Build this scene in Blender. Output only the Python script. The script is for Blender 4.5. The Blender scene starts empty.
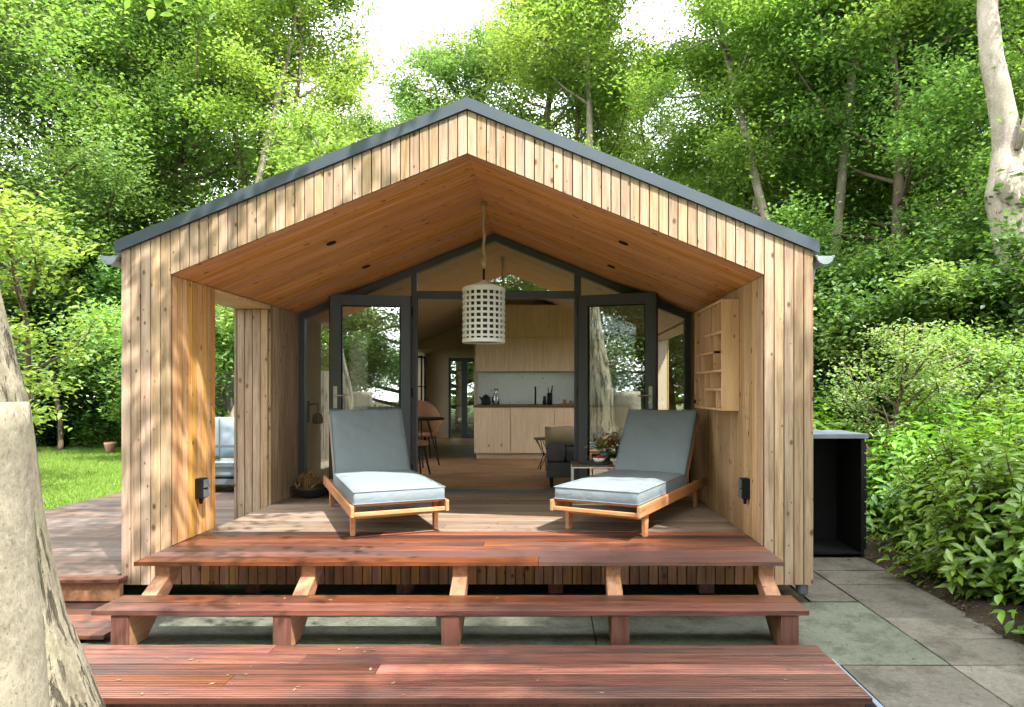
import bpy, math, random
import numpy as np
from mathutils import Vector, Matrix

R = math.radians
SC = bpy.context.scene
COL = SC.collection
rnd = random.Random(7)

# ------------------------------------------------------------------ camera
cam_d = bpy.data.cameras.new('camera')
cam = bpy.data.objects.new('camera', cam_d)
COL.objects.link(cam)
cam.location = (0, -5, 1.62)
cam.rotation_euler = (R(90), 0, 0)
cam_d.sensor_width = 36
cam_d.lens = 675 / 1024 * 36
cam_d.shift_x = -36 / 1024
cam_d.shift_y = 35.5 / 1024
cam_d.clip_start = 0.05
cam_d.clip_end = 500
SC.camera = cam

# ------------------------------------------------------------------ light
SUN_EL, SUN_AZ = 56.0, 40.0            # azimuth: degrees to the right of straight behind the camera
el, az = R(SUN_EL), R(SUN_AZ)
to_sun = Vector((math.sin(az) * math.cos(el), -math.cos(az) * math.cos(el), math.sin(el)))
sd = bpy.data.lights.new('sun', 'SUN')
sd.energy = 2.85
sd.angle = R(0.53)
sd.color = (1.0, 0.95, 0.87)
so = bpy.data.objects.new('sun', sd)
so.rotation_euler = (-to_sun).to_track_quat('-Z', 'Y').to_euler()
so.location = (6, -8, 14)
COL.objects.link(so)

W = bpy.data.worlds.new('World')
SC.world = W
W.use_nodes = True
nt = W.node_tree
for n in list(nt.nodes):
    nt.nodes.remove(n)
wo = nt.nodes.new('ShaderNodeOutputWorld')
bg = nt.nodes.new('ShaderNodeBackground')
bg.inputs['Strength'].default_value = 0.15
sky = nt.nodes.new('ShaderNodeTexSky')
sky.sky_type = 'NISHITA'
sky.sun_disc = False
sky.sun_elevation = el
sky.sun_rotation = math.atan2(to_sun.x, to_sun.y)
sky.air_density = 1.0
sky.dust_density = 2.0
tc = nt.nodes.new('ShaderNodeTexCoord')
cn = nt.nodes.new('ShaderNodeTexNoise')
cn.inputs['Scale'].default_value = 2.2
cn.inputs['Detail'].default_value = 6
cr = nt.nodes.new('ShaderNodeValToRGB')
cr.color_ramp.elements[0].position = 0.30
cr.color_ramp.elements[0].color = (0.25, 0.25, 0.25, 1)
cr.color_ramp.elements[1].position = 0.52
cr.color_ramp.elements[1].color = (1, 1, 1, 1)
mx = nt.nodes.new('ShaderNodeMix')
mx.data_type = 'RGBA'
mx.inputs['B'].default_value = (10.0, 10.3, 10.6, 1)       # bright thin cloud
nt.links.new(tc.outputs['Generated'], cn.inputs['Vector'])
nt.links.new(cn.outputs['Fac'], cr.inputs['Fac'])
nt.links.new(cr.outputs['Color'], mx.inputs['Factor'])
nt.links.new(sky.outputs['Color'], mx.inputs['A'])
nt.links.new(mx.outputs['Result'], bg.inputs['Color'])
nt.links.new(bg.outputs['Background'], wo.inputs['Surface'])

SC.view_settings.view_transform = 'Standard'
SC.view_settings.look = 'None'
SC.view_settings.gamma = 1
SC.view_settings.exposure = 2.2
SC.view_settings.use_curve_mapping = False
cy = SC.cycles
cy.use_denoising = True
try:
    cy.denoiser = 'OPENIMAGEDENOISE'
except Exception:
    pass
cy.max_bounces = 8
cy.diffuse_bounces = 4
cy.glossy_bounces = 3
cy.transmission_bounces = 4
cy.transparent_max_bounces = 12
cy.caustics_reflective = False
cy.caustics_refractive = False
cy.sample_clamp_indirect = 6

# ------------------------------------------------------------------ node helpers
class NT:
    def __init__(s, name):
        s.m = bpy.data.materials.new(name)
        s.m.use_nodes = True
        s.t = s.m.node_tree
        for n in list(s.t.nodes):
            s.t.nodes.remove(n)
        s.out = s.n('ShaderNodeOutputMaterial')
    def n(s, kind, **kw):
        nd = s.t.nodes.new(kind)
        for k, v in kw.items():
            setattr(nd, k, v)
        return nd
    def l(s, a, b):
        s.t.links.new(a, b)
    def setin(s, sock, v):
        if isinstance(v, bpy.types.NodeSocket):
            s.l(v, sock)
        else:
            sock.default_value = v
    def math(s, op, a, b=0.0, c=None, clamp=False):
        nd = s.n('ShaderNodeMath', operation=op)
        nd.use_clamp = clamp
        s.setin(nd.inputs[0], a); s.setin(nd.inputs[1], b)
        if c is not None: s.setin(nd.inputs[2], c)
        return nd.outputs[0]
    def mix(s, f, a, b, blend='MIX'):
        nd = s.n('ShaderNodeMix', data_type='RGBA', blend_type=blend)
        s.setin(nd.inputs['Factor'], f)
        s.setin(nd.inputs['A'], a if isinstance(a, bpy.types.NodeSocket) else (*a, 1))
        s.setin(nd.inputs['B'], b if isinstance(b, bpy.types.NodeSocket) else (*b, 1))
        return nd.outputs['Result']
    def obj(s):
        return s.n('ShaderNodeTexCoord').outputs['Object']
    def mapping(s, v, scale=(1, 1, 1), loc=(0, 0, 0), rot=(0, 0, 0)):
        nd = s.n('ShaderNodeMapping')
        s.l(v, nd.inputs['Vector'])
        nd.inputs['Scale'].default_value = scale
        nd.inputs['Location'].default_value = loc
        nd.inputs['Rotation'].default_value = rot
        return nd.outputs[0]
    def noise(s, v, scale, detail=4, rough=.55, dist=0):
        nd = s.n('ShaderNodeTexNoise')
        s.l(v, nd.inputs['Vector'])
        nd.inputs['Scale'].default_value = scale
        nd.inputs['Detail'].default_value = detail
        nd.inputs['Roughness'].default_value = rough
        nd.inputs['Distortion'].default_value = dist
        return nd.outputs['Fac']
    def ramp(s, f, stops):
        nd = s.n('ShaderNodeValToRGB')
        s.l(f, nd.inputs['Fac'])
        e = nd.color_ramp.elements
        while len(e) < len(stops): e.new(0.5)
        for i, (p, c) in enumerate(stops):
            e[i].position = p
            e[i].color = (*c, 1) if len(c) == 3 else c
        return nd.outputs['Color']
    def bump(s, h, strength=.3, dist=.01):
        nd = s.n('ShaderNodeBump')
        s.l(h, nd.inputs['Height'])
        nd.inputs['Strength'].default_value = strength
        nd.inputs['Distance'].default_value = dist
        return nd.outputs[0]
    def bsdf(s, col, rough=.6, metal=0, normal=None, spec=.5, **kw):
        nd = s.n('ShaderNodeBsdfPrincipled')
        s.setin(nd.inputs['Base Color'], col if isinstance(col, bpy.types.NodeSocket) else (*col, 1))
        s.setin(nd.inputs['Roughness'], rough)
        s.setin(nd.inputs['Metallic'], metal)
        s.setin(nd.inputs['Specular IOR Level'], spec)
        if normal is not None: s.l(normal, nd.inputs['Normal'])
        for k, v in kw.items(): s.setin(nd.inputs[k], v)
        return nd.outputs[0]
    def done(s, sh):
        s.l(sh, s.out.inputs['Surface'])
        return s.m

def island(t):
    return t.n('ShaderNodeNewGeometry').outputs['Random Per Island']

def wood(name, dark, light, axis, knots=.5, var=.35, rough=.65, grain=1.0, spec=.35, grey=None, ribs=0, knotcol=None):
    """axis: grain direction - 'x', 'y', 'z' or 'xz' (boards that climb the roof slope)."""
    t = NT(name)
    isl = island(t)
    off = t.n('ShaderNodeCombineXYZ')
    o1 = t.math('MULTIPLY', isl, 37.0); o2 = t.math('MULTIPLY', isl, 91.0)
    t.l(o1, off.inputs[0]); t.l(o2, off.inputs[1]); t.l(o1, off.inputs[2])
    vadd = t.n('ShaderNodeVectorMath', operation='ADD')
    t.l(t.obj(), vadd.inputs[0]); t.l(off.outputs[0], vadd.inputs[1])
    v = vadd.outputs[0]
    s = {a: (.06 if a in axis else 1.0) for a in 'xyz'}
    gv = t.mapping(v, (s['x'], s['y'], s['z']))
    g1 = t.noise(gv, 34 * grain, 5, .6, .4)
    g2 = t.noise(gv, 140 * grain, 3, .6)
    big = t.noise(t.mapping(v, tuple(.35 if a in axis else 1 for a in 'xyz')), 3.5, 3)
    f = t.math('ADD', t.math('MULTIPLY', g1, .6), t.math('ADD', t.math('MULTIPLY', g2, .25), t.math('MULTIPLY', big, .25)))
    col = t.ramp(f, [(.41, dark), (.64, light)])
    if grey is not None:
        gm = t.ramp(t.noise(t.mapping(v, tuple(.3 if a in axis else 1 for a in 'xyz')), 2.6, 4) if var < .9 else t.math('ADD', t.noise(t.mapping(v, (.3, 1, 1)), 2.6, 4), t.math('MULTIPLY', t.math('SUBTRACT', t.math('FRACT', t.math('MULTIPLY', isl, 7.77)), .5), .45)), [(.42, (0, 0, 0)), (.62, (1, 1, 1))])
        col = t.mix(t.math('MULTIPLY', gm, .75), col, grey)
    if knots > 0:
        sx = t.n('ShaderNodeSeparateXYZ'); t.l(v, sx.inputs[0])
        x_, y_, z_ = sx.outputs
        if axis == 'z': u_, w_ = t.math('ADD', x_, y_), z_
        else: u_, w_ = y_, x_
        kc = t.n('ShaderNodeCombineXYZ'); t.l(u_, kc.inputs[0]); t.l(t.math('MULTIPLY', w_, .62), kc.inputs[1])
        vo = t.n('ShaderNodeTexVoronoi', voronoi_dimensions='2D')
        t.l(kc.outputs[0], vo.inputs['Vector'])
        vo.inputs['Scale'].default_value = 9.5
        sel = t.n('ShaderNodeSeparateColor'); t.l(vo.outputs['Color'], sel.inputs[0])
        size = t.math('MULTIPLY', t.math('GREATER_THAN', sel.outputs[0], 1 - knots * .9), t.math('ADD', .055, t.math('MULTIPLY', t.math('POWER', sel.outputs[1], 2.0), .15)))
        dd = t.math('DIVIDE', vo.outputs['Distance'], t.math('ADD', size, .0001))
        km = t.math('SUBTRACT', 1.0, dd, clamp=True)
        km = t.math('MULTIPLY', km, 1.6, clamp=True)
        col = t.mix(km, col, knotcol or tuple(c * .35 for c in dark))
    hs = t.n('ShaderNodeHueSaturation')
    t.l(col, hs.inputs['Color'])
    isl2 = t.math('FRACT', t.math('MULTIPLY', isl, 17.31))
    t.l(t.math('ADD', 1 - var / 2, t.math('MULTIPLY', isl, var)), hs.inputs['Value'])
    t.l(t.math('ADD', .88, t.math('MULTIPLY', isl2, .24)), hs.inputs['Saturation'])
    t.l(t.math('ADD', .494, t.math('MULTIPLY', isl2, .012)), hs.inputs['Hue'])
    h = f
    if ribs:
        sp = t.n('ShaderNodeSeparateXYZ'); t.l(t.obj(), sp.inputs[0])
        sn = t.math('SINE', t.math('MULTIPLY', sp.outputs[1], ribs))
        h = t.math('ADD', t.math('MULTIPLY', f, .6), sn)
        groove = t.math('MULTIPLY', t.math('SUBTRACT', t.math('MULTIPLY', sn, -1.0), .35, clamp=True), .75)
        hcol = t.mix(groove, hs.outputs[0], tuple(c * .35 for c in dark))
    else:
        hcol = hs.outputs[0]
    nrm = t.bump(h, .35, .004)
    rg = t.math('ADD', rough - .1, t.math('MULTIPLY', g1, .25))
    return t.done(t.bsdf(hcol, rg, 0, nrm, spec))

def plain(name, col, rough=.5, metal=0, var=.12, scale=8, bump=0, spec=.5):
    t = NT(name)
    v = t.obj()
    n = t.noise(v, scale, 5)
    c = t.mix(n, tuple(x * (1 - var) for x in col), tuple(min(1, x * (1 + var)) for x in col))
    nrm = t.bump(t.noise(v, scale * 12, 3), bump, .003) if bump else None
    rg = t.math('ADD', max(.02, rough - .08), t.math('MULTIPLY', t.noise(v, scale * 2.3, 4), .16))
    return t.done(t.bsdf(c, rg, metal, nrm, spec))

def leaf_mat(name, dark, light, trans=.45, rough=.45, clump=.5, spec=.4):
    t = NT(name)
    isl = island(t)
    oi = t.n('ShaderNodeObjectInfo').outputs['Random']
    n = t.noise(t.obj(), clump, 3)
    f = t.math('ADD', t.math('MULTIPLY', isl, .55), t.math('MULTIPLY', n, .45))
    c = t.ramp(f, [(.2, dark), (.75, light)])
    hs = t.n('ShaderNodeHueSaturation')
    t.l(c, hs.inputs['Color'])
    t.l(t.math('ADD', .485, t.math('MULTIPLY', oi, .03)), hs.inputs['Hue'])
    t.l(t.math('ADD', .9, t.math('MULTIPLY', oi, .25)), hs.inputs['Value'])
    a = t.bsdf(hs.outputs[0], rough, 0, None, spec)
    tr = t.n('ShaderNodeBsdfTranslucent')
    tc_ = t.mix(1.0, hs.outputs[0], (1.25, 1.2, .6), 'MULTIPLY')
    t.l(tc_, tr.inputs['Color'])
    ms = t.n('ShaderNodeMixShader')
    ms.inputs[0].default_value = trans
    t.l(a, ms.inputs[1]); t.l(tr.outputs[0], ms.inputs[2])
    return t.done(ms.outputs[0])

def bark_mat(name, dark, light, vert=.25, scale=9, moss=None, furrow=.5, cracks=0, specks=.35):
    t = NT(name)
    v = t.obj()
    n1 = t.noise(t.mapping(v, (1, 1, vert)), scale, 6, .65, .25)
    n2 = t.noise(v, 2.3, 4)
    n3 = t.noise(v, 30, 6, .75)
    c = t.ramp(t.math('ADD', t.math('MULTIPLY', n1, .5), t.math('MULTIPLY', n3, .5)), [(.36, dark), (.58, light)])
    if moss:
        mm = t.ramp(n2, [(.46, (0, 0, 0)), (.62, (1, 1, 1))])
        c = t.mix(t.math('MULTIPLY', mm, .6), c, moss)
    sp = t.noise(t.mapping(v, (1, 1, .6)), 85, 3, .7)
    c = t.mix(t.ramp(sp, [(.58, (0, 0, 0)), (.66, (specks, specks, specks))]), c, tuple(x * .4 for x in dark))
    blot = t.noise(v, 7, 5, .7)
    c = t.mix(t.ramp(blot, [(.62, (0, 0, 0)), (.72, (.5, .5, .5))]), c, tuple(x * .7 for x in dark))
    h = t.math('ADD', n1, t.math('MULTIPLY', n3, .35))
    if cracks:
        ck = t.noise(t.mapping(v, (1, 1, .085)), 17, 5, .6, .5)
        cm = t.ramp(ck, [(.40, (1, 1, 1)), (.47, (0, 0, 0))])
        c = t.mix(t.math('MULTIPLY', cm, cracks), c, tuple(x * .28 for x in dark))
        h = t.math('SUBTRACT', h, t.math('MULTIPLY', cm, 1.2))
    return t.done(t.bsdf(c, .9, 0, t.bump(h, furrow, .02), .15))

def glass_mat(name, refl=.12, tint=(.86, .90, .88)):
    t = NT(name)
    tr = t.n('ShaderNodeBsdfTransparent'); tr.inputs[0].default_value = (*tint, 1)
    gl = t.n('ShaderNodeBsdfGlossy'); gl.inputs['Roughness'].default_value = 0.0
    gl.inputs['Color'].default_value = (.95, .97, .97, 1)
    lw = t.n('ShaderNodeFresnel'); lw.inputs['IOR'].default_value = 1.5
    f = t.math('ADD', t.math('MULTIPLY', lw.outputs[0], 1.6), refl, clamp=True)
    ms = t.n('ShaderNodeMixShader')
    t.l(f, ms.inputs[0]); t.l(tr.outputs[0], ms.inputs[1]); t.l(gl.outputs[0], ms.inputs[2])
    return t.done(ms.outputs[0])

# ------------------------------------------------------------------ materials
M = {}
M['clad'] = wood('pale weathered spruce cladding', (.24, .15, .088), (.47, .335, .232), 'z', .50, .36, .75, knotcol=(.13, .07, .035))
M['clad_in'] = wood('honey spruce cladding', (.34, .165, .06), (.56, .31, .125), 'z', .48, .36, .65, knotcol=(.13, .06, .025))
M['clad_side'] = wood('tan spruce cladding', (.32, .19, .095), (.53, .345, .19), 'z', .48, .36, .7, knotcol=(.12, .06, .03))
M['soffit'] = wood('orange brown ceiling boards', (.46, .19, .06), (.76, .38, .15), 'xz', .45, .22, .55, knotcol=(.09, .035, .015))
M['shelfwood'] = wood('fresh pine', (.58, .335, .14), (.77, .50, .245), 'z', .3, .18, .6, knotcol=(.25, .12, .05))
M['shelfback'] = plain('pine darkened for cubby shade', (.30, .18, .09), .7)  # colour darkened to put cubby shade into the back panel
M['teak'] = wood('oiled teak', (.34, .132, .036), (.56, .265, .085), 'y', .0, .2, .45)
M['teakx'] = wood('oiled teak crosswise', (.34, .132, .036), (.56, .265, .085), 'x', .0, .2, .45)
M['deckred'] = wood('red hardwood decking', (.064, .022, .015), (.245, .082, .043), 'x', .0, 1.05, .33, .8, .6, grey=(.058, .040, .041), ribs=290)
M['deckgrey'] = wood('weathered grey decking', (.155, .10, .07), (.35, .245, .17), 'x', .12, .6, .6, .8, .4, grey=(.22, .18, .155), ribs=290)
M['deckside'] = wood('dull brown decking', (.065, .04, .034), (.16, .10, .08), 'x', .0, .7, .55, .8, .4, grey=(.12, .105, .10), ribs=290)
M['stringer'] = wood('pale stringer timber', (.22, .085, .035), (.38, .185, .08), 'y', .25, .2, .6)
M['stringdark'] = wood('reddish stringer timber', (.075, .026, .018), (.17, .062, .038), 'z', .0, .3, .5)  # reddish timber, darkened further to carry the shade under the tread
M['backing'] = plain('dark gap board', (.035, .022, .014), .9)
M['metal'] = plain('slate blue roof metal', (.075, .095, .12), .42, .3, .1, 5)
M['frame'] = plain('anthracite window paint', (.065, .078, .095), .4, 0, .12, 6)
M['framered'] = plain('dark red door edge', (.07, .022, .024), .5)
M['zinc'] = plain('pale zinc', (.42, .48, .54), .38, .6, .1)
M['black'] = plain('black powder coat', (.005, .0055, .0065), .6, 0, .1, 8, 0, .25)
M['steel'] = plain('brushed steel', (.55, .55, .53), .3, 1.0)
M['glass'] = glass_mat('window glass', .10)
M['doorglass'] = glass_mat('door glass', .30)
M['clearglass'] = glass_mat('drinking glass', .05, (.9, .93, .93))
M['ply'] = plain('birch plywood', (.44, .325, .21), .6, 0, .12, 3)
M['plywall'] = plain('plywood wall lining', (.52, .42, .31), .65, 0, .08, 2)
M['kitchen'] = wood('kitchen birch fronts', (.50, .36, .21), (.66, .50, .32), 'z', .05, .1, .5)
M['counter'] = plain('dark wood counter', (.10, .06, .035), .4)
M['splash'] = plain('pale steel splashback', (.55, .56, .57), .3, .7, .04)
M['floorin'] = wood('indoor oak floor', (.19, .09, .043), (.36, .195, .10), 'x', .1, .5, .4)
M['cush'] = None
M['sofa'] = plain('charcoal sofa fabric', (.07, .072, .085), .9, 0, .15, 30, .3)
M['throw'] = plain('beige throw', (.52, .41, .27), .95, 0, .12, 20, .4)
M['white'] = plain('white metal', (.75, .75, .74), .4)
M['shade'] = plain('pale woven shade', (.80, .80, .80), .8, 0, .14, 40, .2)
M['rope'] = plain('jute rope', (.50, .39, .26), .95, 0, .25, 60, .5)
M['rattan'] = plain('rattan', (.28, .13, .05), .6, 0, .3, 30, .3)
M['red'] = plain('ripe red', (.50, .025, .015), .3)
M['ceramic'] = plain('white ceramic', (.8, .79, .77), .25)
M['bowl'] = plain('dark glazed pot', (.03, .033, .032), .45)
M['dry'] = plain('dried flower heads', (.30, .17, .08), .9, 0, .4, 60)
M['pink'] = plain('faded pink', (.55, .26, .22), .8)
M['fencegrey'] = wood('grey fence boards', (.055, .05, .043), (.12, .11, .095), 'z', .1, .35, .8)
M['plastic'] = plain('grey blue edging', (.20, .24, .30), .5)
M['pipe'] = plain('dark grey pipe', (.10, .115, .13), .45, .3)
M['brickorange'] = plain('orange brick', (.36, .14, .06), .85, 0, .25, 20)

t = NT('blue grey outdoor fabric')
v = t.obj()
wv = t.noise(v, 260, 2)
c = t.mix(t.noise(v, 5, 4), (.195, .235, .265), (.24, .28, .31))
c = t.mix(t.math('MULTIPLY', wv, .4), c, (.125, .15, .175))
wr = t.noise(t.mapping(v, (1, .55, 1)), 7, 3, .5, .8)
M['cush'] = t.done(t.bsdf(c, .9, 0, t.bump(t.math('ADD', t.math('MULTIPLY', wv, .06), wr), .55, .02), .2))
M['cushlight'] = plain('light blue grey fabric', (.17, .21, .24), .9, 0, .1, 6, .3)

def ground_mat():
    t = NT('woodland soil')
    v = t.obj()
    n = t.noise(v, .35, 6); n2 = t.noise(v, 9, 6)
    c = t.ramp(t.math('ADD', t.math('MULTIPLY', n, .6), t.math('MULTIPLY', n2, .4)), [(.36, (.030, .022, .014)), (.5, (.055, .042, .025)), (.62, (.045, .075, .02))])
    return t.done(t.bsdf(c, .95, 0, t.bump(n2, .6, .04), .1))
def lawn_mat():
    t = NT('mown grass')
    v = t.obj()
    n = t.noise(v, 1.3, 5); n2 = t.noise(v, 60, 4)
    c = t.ramp(t.math('ADD', t.math('MULTIPLY', n, .5), t.math('MULTIPLY', n2, .5)), [(.35, (.075, .125, .018)), (.65, (.15, .235, .045))])
    return t.done(t.bsdf(c, .9, 0, t.bump(n2, .8, .03), .15))
def slab_mat(name, a, b, stain, sc=1.0):
    t = NT(name)
    v = t.obj()
    isl = island(t)
    n = t.noise(v, 1.7 * sc, 6, .65, .4); n2 = t.noise(v, 26, 5, .7); n3 = t.noise(v, 140, 3)
    c = t.ramp(t.math('ADD', t.math('MULTIPLY', n, .55), t.math('MULTIPLY', n2, .45)), [(.34, a), (.64, b)])
    st = t.ramp(t.noise(v, 3.1 * sc, 6, .75, .3), [(.50, (0, 0, 0)), (.62, (1, 1, 1))])
    c = t.mix(t.math('MULTIPLY', st, .65), c, stain)
    gr = t.noise(v, 62, 4, .75)
    c = t.mix(t.ramp(gr, [(.56, (0, 0, 0)), (.68, (.7, .7, .7))]), c, tuple(x * .45 for x in a))
    c = t.mix(t.ramp(gr, [(.30, (.55, .55, .55)), (.40, (0, 0, 0))]), c, tuple(min(1, x * 1.5) for x in b))
    hs = t.n('ShaderNodeHueSaturation'); t.l(c, hs.inputs['Color'])
    t.l(t.math('ADD', .72, t.math('MULTIPLY', isl, .56)), hs.inputs['Value'])
    return t.done(t.bsdf(hs.outputs[0], .85, 0, t.bump(t.math('ADD', n2, n3), .35, .006), .25))
M['ground'] = ground_mat()
t = NT('dark crumbly soil')
v = t.obj(); n1 = t.noise(v, 55, 6, .7); n2 = t.noise(v, 4, 4)
c = t.ramp(t.math('ADD', t.math('MULTIPLY', n1, .65), t.math('MULTIPLY', n2, .35)), [(.38, (.018, .013, .009)), (.52, (.055, .042, .029)), (.66, (.10, .082, .058))])
M['soil'] = t.done(t.bsdf(c, .95, 0, t.bump(n1, .9, .03), .1))
M['lawn'] = lawn_mat()
M['blade_flat'] = M['lawn']
M['slab'] = slab_mat('grey concrete paving', (.085, .074, .06), (.175, .157, .132), (.05, .047, .032))
M['pad'] = slab_mat('greenish concrete pad', (.075, .08, .06), (.15, .158, .122), (.05, .055, .036), .9)
M['blade'] = leaf_mat('grass blades', (.11, .18, .025), (.20, .30, .06), .35, .6, 1.0, .2)
M['leafA'] = leaf_mat('mid green leaves', (.11, .20, .045), (.23, .36, .11), .5)
M['leafB'] = leaf_mat('yellow green leaves', (.14, .24, .045), (.28, .41, .12), .55)
M['leafC'] = leaf_mat('cool green leaves', (.095, .18, .06), (.21, .33, .13), .5)
M['leafD'] = leaf_mat('dark shrub leaves', (.035, .085, .02), (.10, .19, .045), .4)
M['laurel'] = leaf_mat('glossy laurel leaves', (.075, .17, .018), (.18, .33, .04), .35, .30, 1.2, .5)
M['bark'] = bark_mat('brown bark', (.05, .037, .025), (.16, .125, .085))
M['barkpale'] = bark_mat('pale bark', (.15, .12, .095), (.36, .31, .255), .35, 6, (.2, .19, .13), .4)
M['barkfur'] = bark_mat('pale furrowed bark', (.12, .10, .07), (.275, .245, .18), .2, 11, (.175, .18, .10), .8, .85, .4)
M['barksmooth'] = bark_mat('pale smooth bark', (.13, .11, .08), (.28, .25, .19), .8, 6, (.18, .172, .105), .45, 0, .55)
M['barkpole'] = bark_mat('grey brown bark', (.09, .072, .052), (.25, .215, .165), .25, 9, (.12, .13, .06), .5)
M['endgrain'] = plain('sawn wood', (.42, .33, .22), .8, 0, .2, 20)

# ------------------------------------------------------------------ mesh helpers
class MB:
    def __init__(s):
        s.v, s.f, s.mi = [], [], []
    def add(s, verts, faces, mi=0):
        b = len(s.v)
        s.v += [tuple(p) for p in verts]
        s.f += [tuple(b + i for i in f) for f in faces]
        s.mi += [mi] * len(faces)
        return s
    def hexa(s, p, mi=0):
        return s.add(p, [(0, 3, 2, 1), (4, 5, 6, 7), (0, 1, 5, 4), (1, 2, 6, 5), (2, 3, 7, 6), (3, 0, 4, 7)], mi)
    def box(s, x0, x1, y0, y1, z0, z1, mi=0):
        return s.hexa([(x0, y0, z0), (x1, y0, z0), (x1, y1, z0), (x0, y1, z0), (x0, y0, z1), (x1, y0, z1), (x1, y1, z1), (x0, y1, z1)], mi)
    def beam(s, a, b, w, h, up=(0, 0, 1), mi=0):
        a, b = Vector(a), Vector(b)
        d = (b - a).normalized()
        u = Vector(up)
        if abs(d.dot(u)) > .98: u = Vector((0, 1, 0))
        r = d.cross(u).normalized(); u = r.cross(d).normalized()
        P = []
        for c in (a, b):
            P.append([c + r * (sx * w / 2) + u * (sz * h / 2) for sx, sz in ((-1, -1), (1, -1), (1, 1), (-1, 1))])
        q = P[0] + P[1]
        return s.add(q, [(0, 1, 2, 3), (7, 6, 5, 4), (0, 4, 5, 1), (1, 5, 6, 2), (2, 6, 7, 3), (3, 7, 4, 0)], mi)
    def tube(s, pts, rad, n=8, cap=True, mi=0):
        pts = [Vector(p) for p in pts]
        if not hasattr(rad, '__len__'): rad = [rad] * len(pts)
        b = len(s.v)
        u = None
        for i, p in enumerate(pts):
            d = (pts[min(i + 1, len(pts) - 1)] - pts[max(i - 1, 0)]).normalized()
            if u is None:
                u = d.cross(Vector((0, 0, 1)) if abs(d.z) < .9 else Vector((0, 1, 0))).normalized()
            else:
                u = (u - d * u.dot(d)).normalized()
            w = d.cross(u)
            for k in range(n):
                a = 2 * math.pi * k / n
                s.v.append(tuple(p + (u * math.cos(a) + w * math.sin(a)) * rad[i]))
        for i in range(len(pts) - 1):
            for k in range(n):
                k2 = (k + 1) % n
                s.f.append((b + i * n + k, b + i * n + k2, b + (i + 1) * n + k2, b + (i + 1) * n + k)); s.mi.append(mi)
        if cap:
            s.f.append(tuple(b + k for k in range(n))[::-1]); s.mi.append(mi)
            e = b + (len(pts) - 1) * n
            s.f.append(tuple(e + k for k in range(n))); s.mi.append(mi)
        return s
    def lathe(s, prof, n=24, c=(0, 0, 0), mi=0):
        b = len(s.v)
        for r, z in prof:
            for k in range(n):
                a = 2 * math.pi * k / n
                s.v.append((c[0] + r * math.cos(a), c[1] + r * math.sin(a), c[2] + z))
        for i in range(len(prof) - 1):
            for k in range(n):
                k2 = (k + 1) % n
                s.f.append((b + i * n + k, b + i * n + k2, b + (i + 1) * n + k2, b + (i + 1) * n + k)); s.mi.append(mi)
        s.f.append(tuple(b + k for k in range(n))[::-1]); s.mi.append(mi)
        e = b + (len(prof) - 1) * n
        s.f.append(tuple(e + k for k in range(n))); s.mi.append(mi)
        return s
    def prism(s, poly, axis, a, b, mi=0):
        """polygon extruded along axis from a to b; poly gives the two other coordinates in order"""
        def P(q, t):
            return (t, q[0], q[1]) if axis == 'x' else (q[0], t, q[1]) if axis == 'y' else (q[0], q[1], t)
        n = len(poly)
        vs = [P(q, a) for q in poly] + [P(q, b) for q in poly]
        fs = [tuple(range(n))[::-1], tuple(range(n, 2 * n))] + [(i, (i + 1) % n, n + (i + 1) % n, n + i) for i in range(n)]
        return s.add(vs, fs, mi)
    def build(s, name, mats, parent=None, bevel=0, smooth=False, fixn=True):
        me = bpy.data.meshes.new(name)
        me.from_pydata(s.v, [], s.f)
        mats = mats if isinstance(mats, (list, tuple)) else [mats]
        for m in mats: me.materials.append(m)
        if len(mats) > 1: me.polygons.foreach_set('material_index', s.mi)
        if smooth: me.polygons.foreach_set('use_smooth', [True] * len(s.f))
        me.update()
        if fixn:
            import bmesh
            bm = bmesh.new(); bm.from_mesh(me)
            bmesh.ops.recalc_face_normals(bm, faces=bm.faces)
            bm.to_mesh(me); bm.free()
        o = bpy.data.objects.new(name, me)
        COL.objects.link(o)
        if parent is not None: o.parent = parent
        if bevel:
            md = o.modifiers.new('edge', 'BEVEL'); md.width = bevel; md.segments = 2; md.limit_method = 'ANGLE'; md.angle_limit = R(40)
        return o

def tag(o, label, cat=None, group=None, kind=None):
    o['label'] = label
    if cat: o['category'] = cat
    if group: o['group'] = group
    if kind: o['kind'] = kind
    return o
def thing(name, label, cat, loc=(0, 0, 0), rz=0, group=None):
    o = bpy.data.objects.new(name, None)
    COL.objects.link(o)
    o.location = loc; o.rotation_euler = (0, 0, rz)
    o.empty_display_size = .1
    return tag(o, label, cat, group)
def dup(o, parent=None):
    c = o.copy()
    COL.objects.link(c)
    if parent is not None:
        c.parent = parent
    for ch in list(o.children):
        dup(ch, c)
    return c

# ------------------------------------------------------------------ cabin dimensions
RX = -0.598
XL, XR = -3.163, 1.968            # outer faces
OL, OR_ = -2.798, 1.602           # opening
F = 0.455                          # porch floor
YG = 2.56                          # glazing plane
YE = 11.4
SL = 0.409
def zin(x): return 2.468 + SL * (2.2 - abs(x - RX))
def zout(x): return 2.635 + SL * (2.566 - abs(x - RX))

# ------------------------------------------------------------------ ground
g = MB()
g.add([(-120, -80, 0), (120, -80, 0), (120, 140, 0), (-120, 140, 0)], [(0, 1, 2, 3)])
tag(g.build('ground', M['ground']), 'dark woodland soil around the cabin', kind='structure')

lw = MB()
lw.prism([(-30, -9), (-5.76, -.6), (-5.76, 8.5), (-6.2, 11.8), (-30, 14)], 'z', -.05, .14)
tag(lw.build('lawn', M['lawn']), 'sunlit mown lawn left of the cabin', kind='structure')

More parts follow.
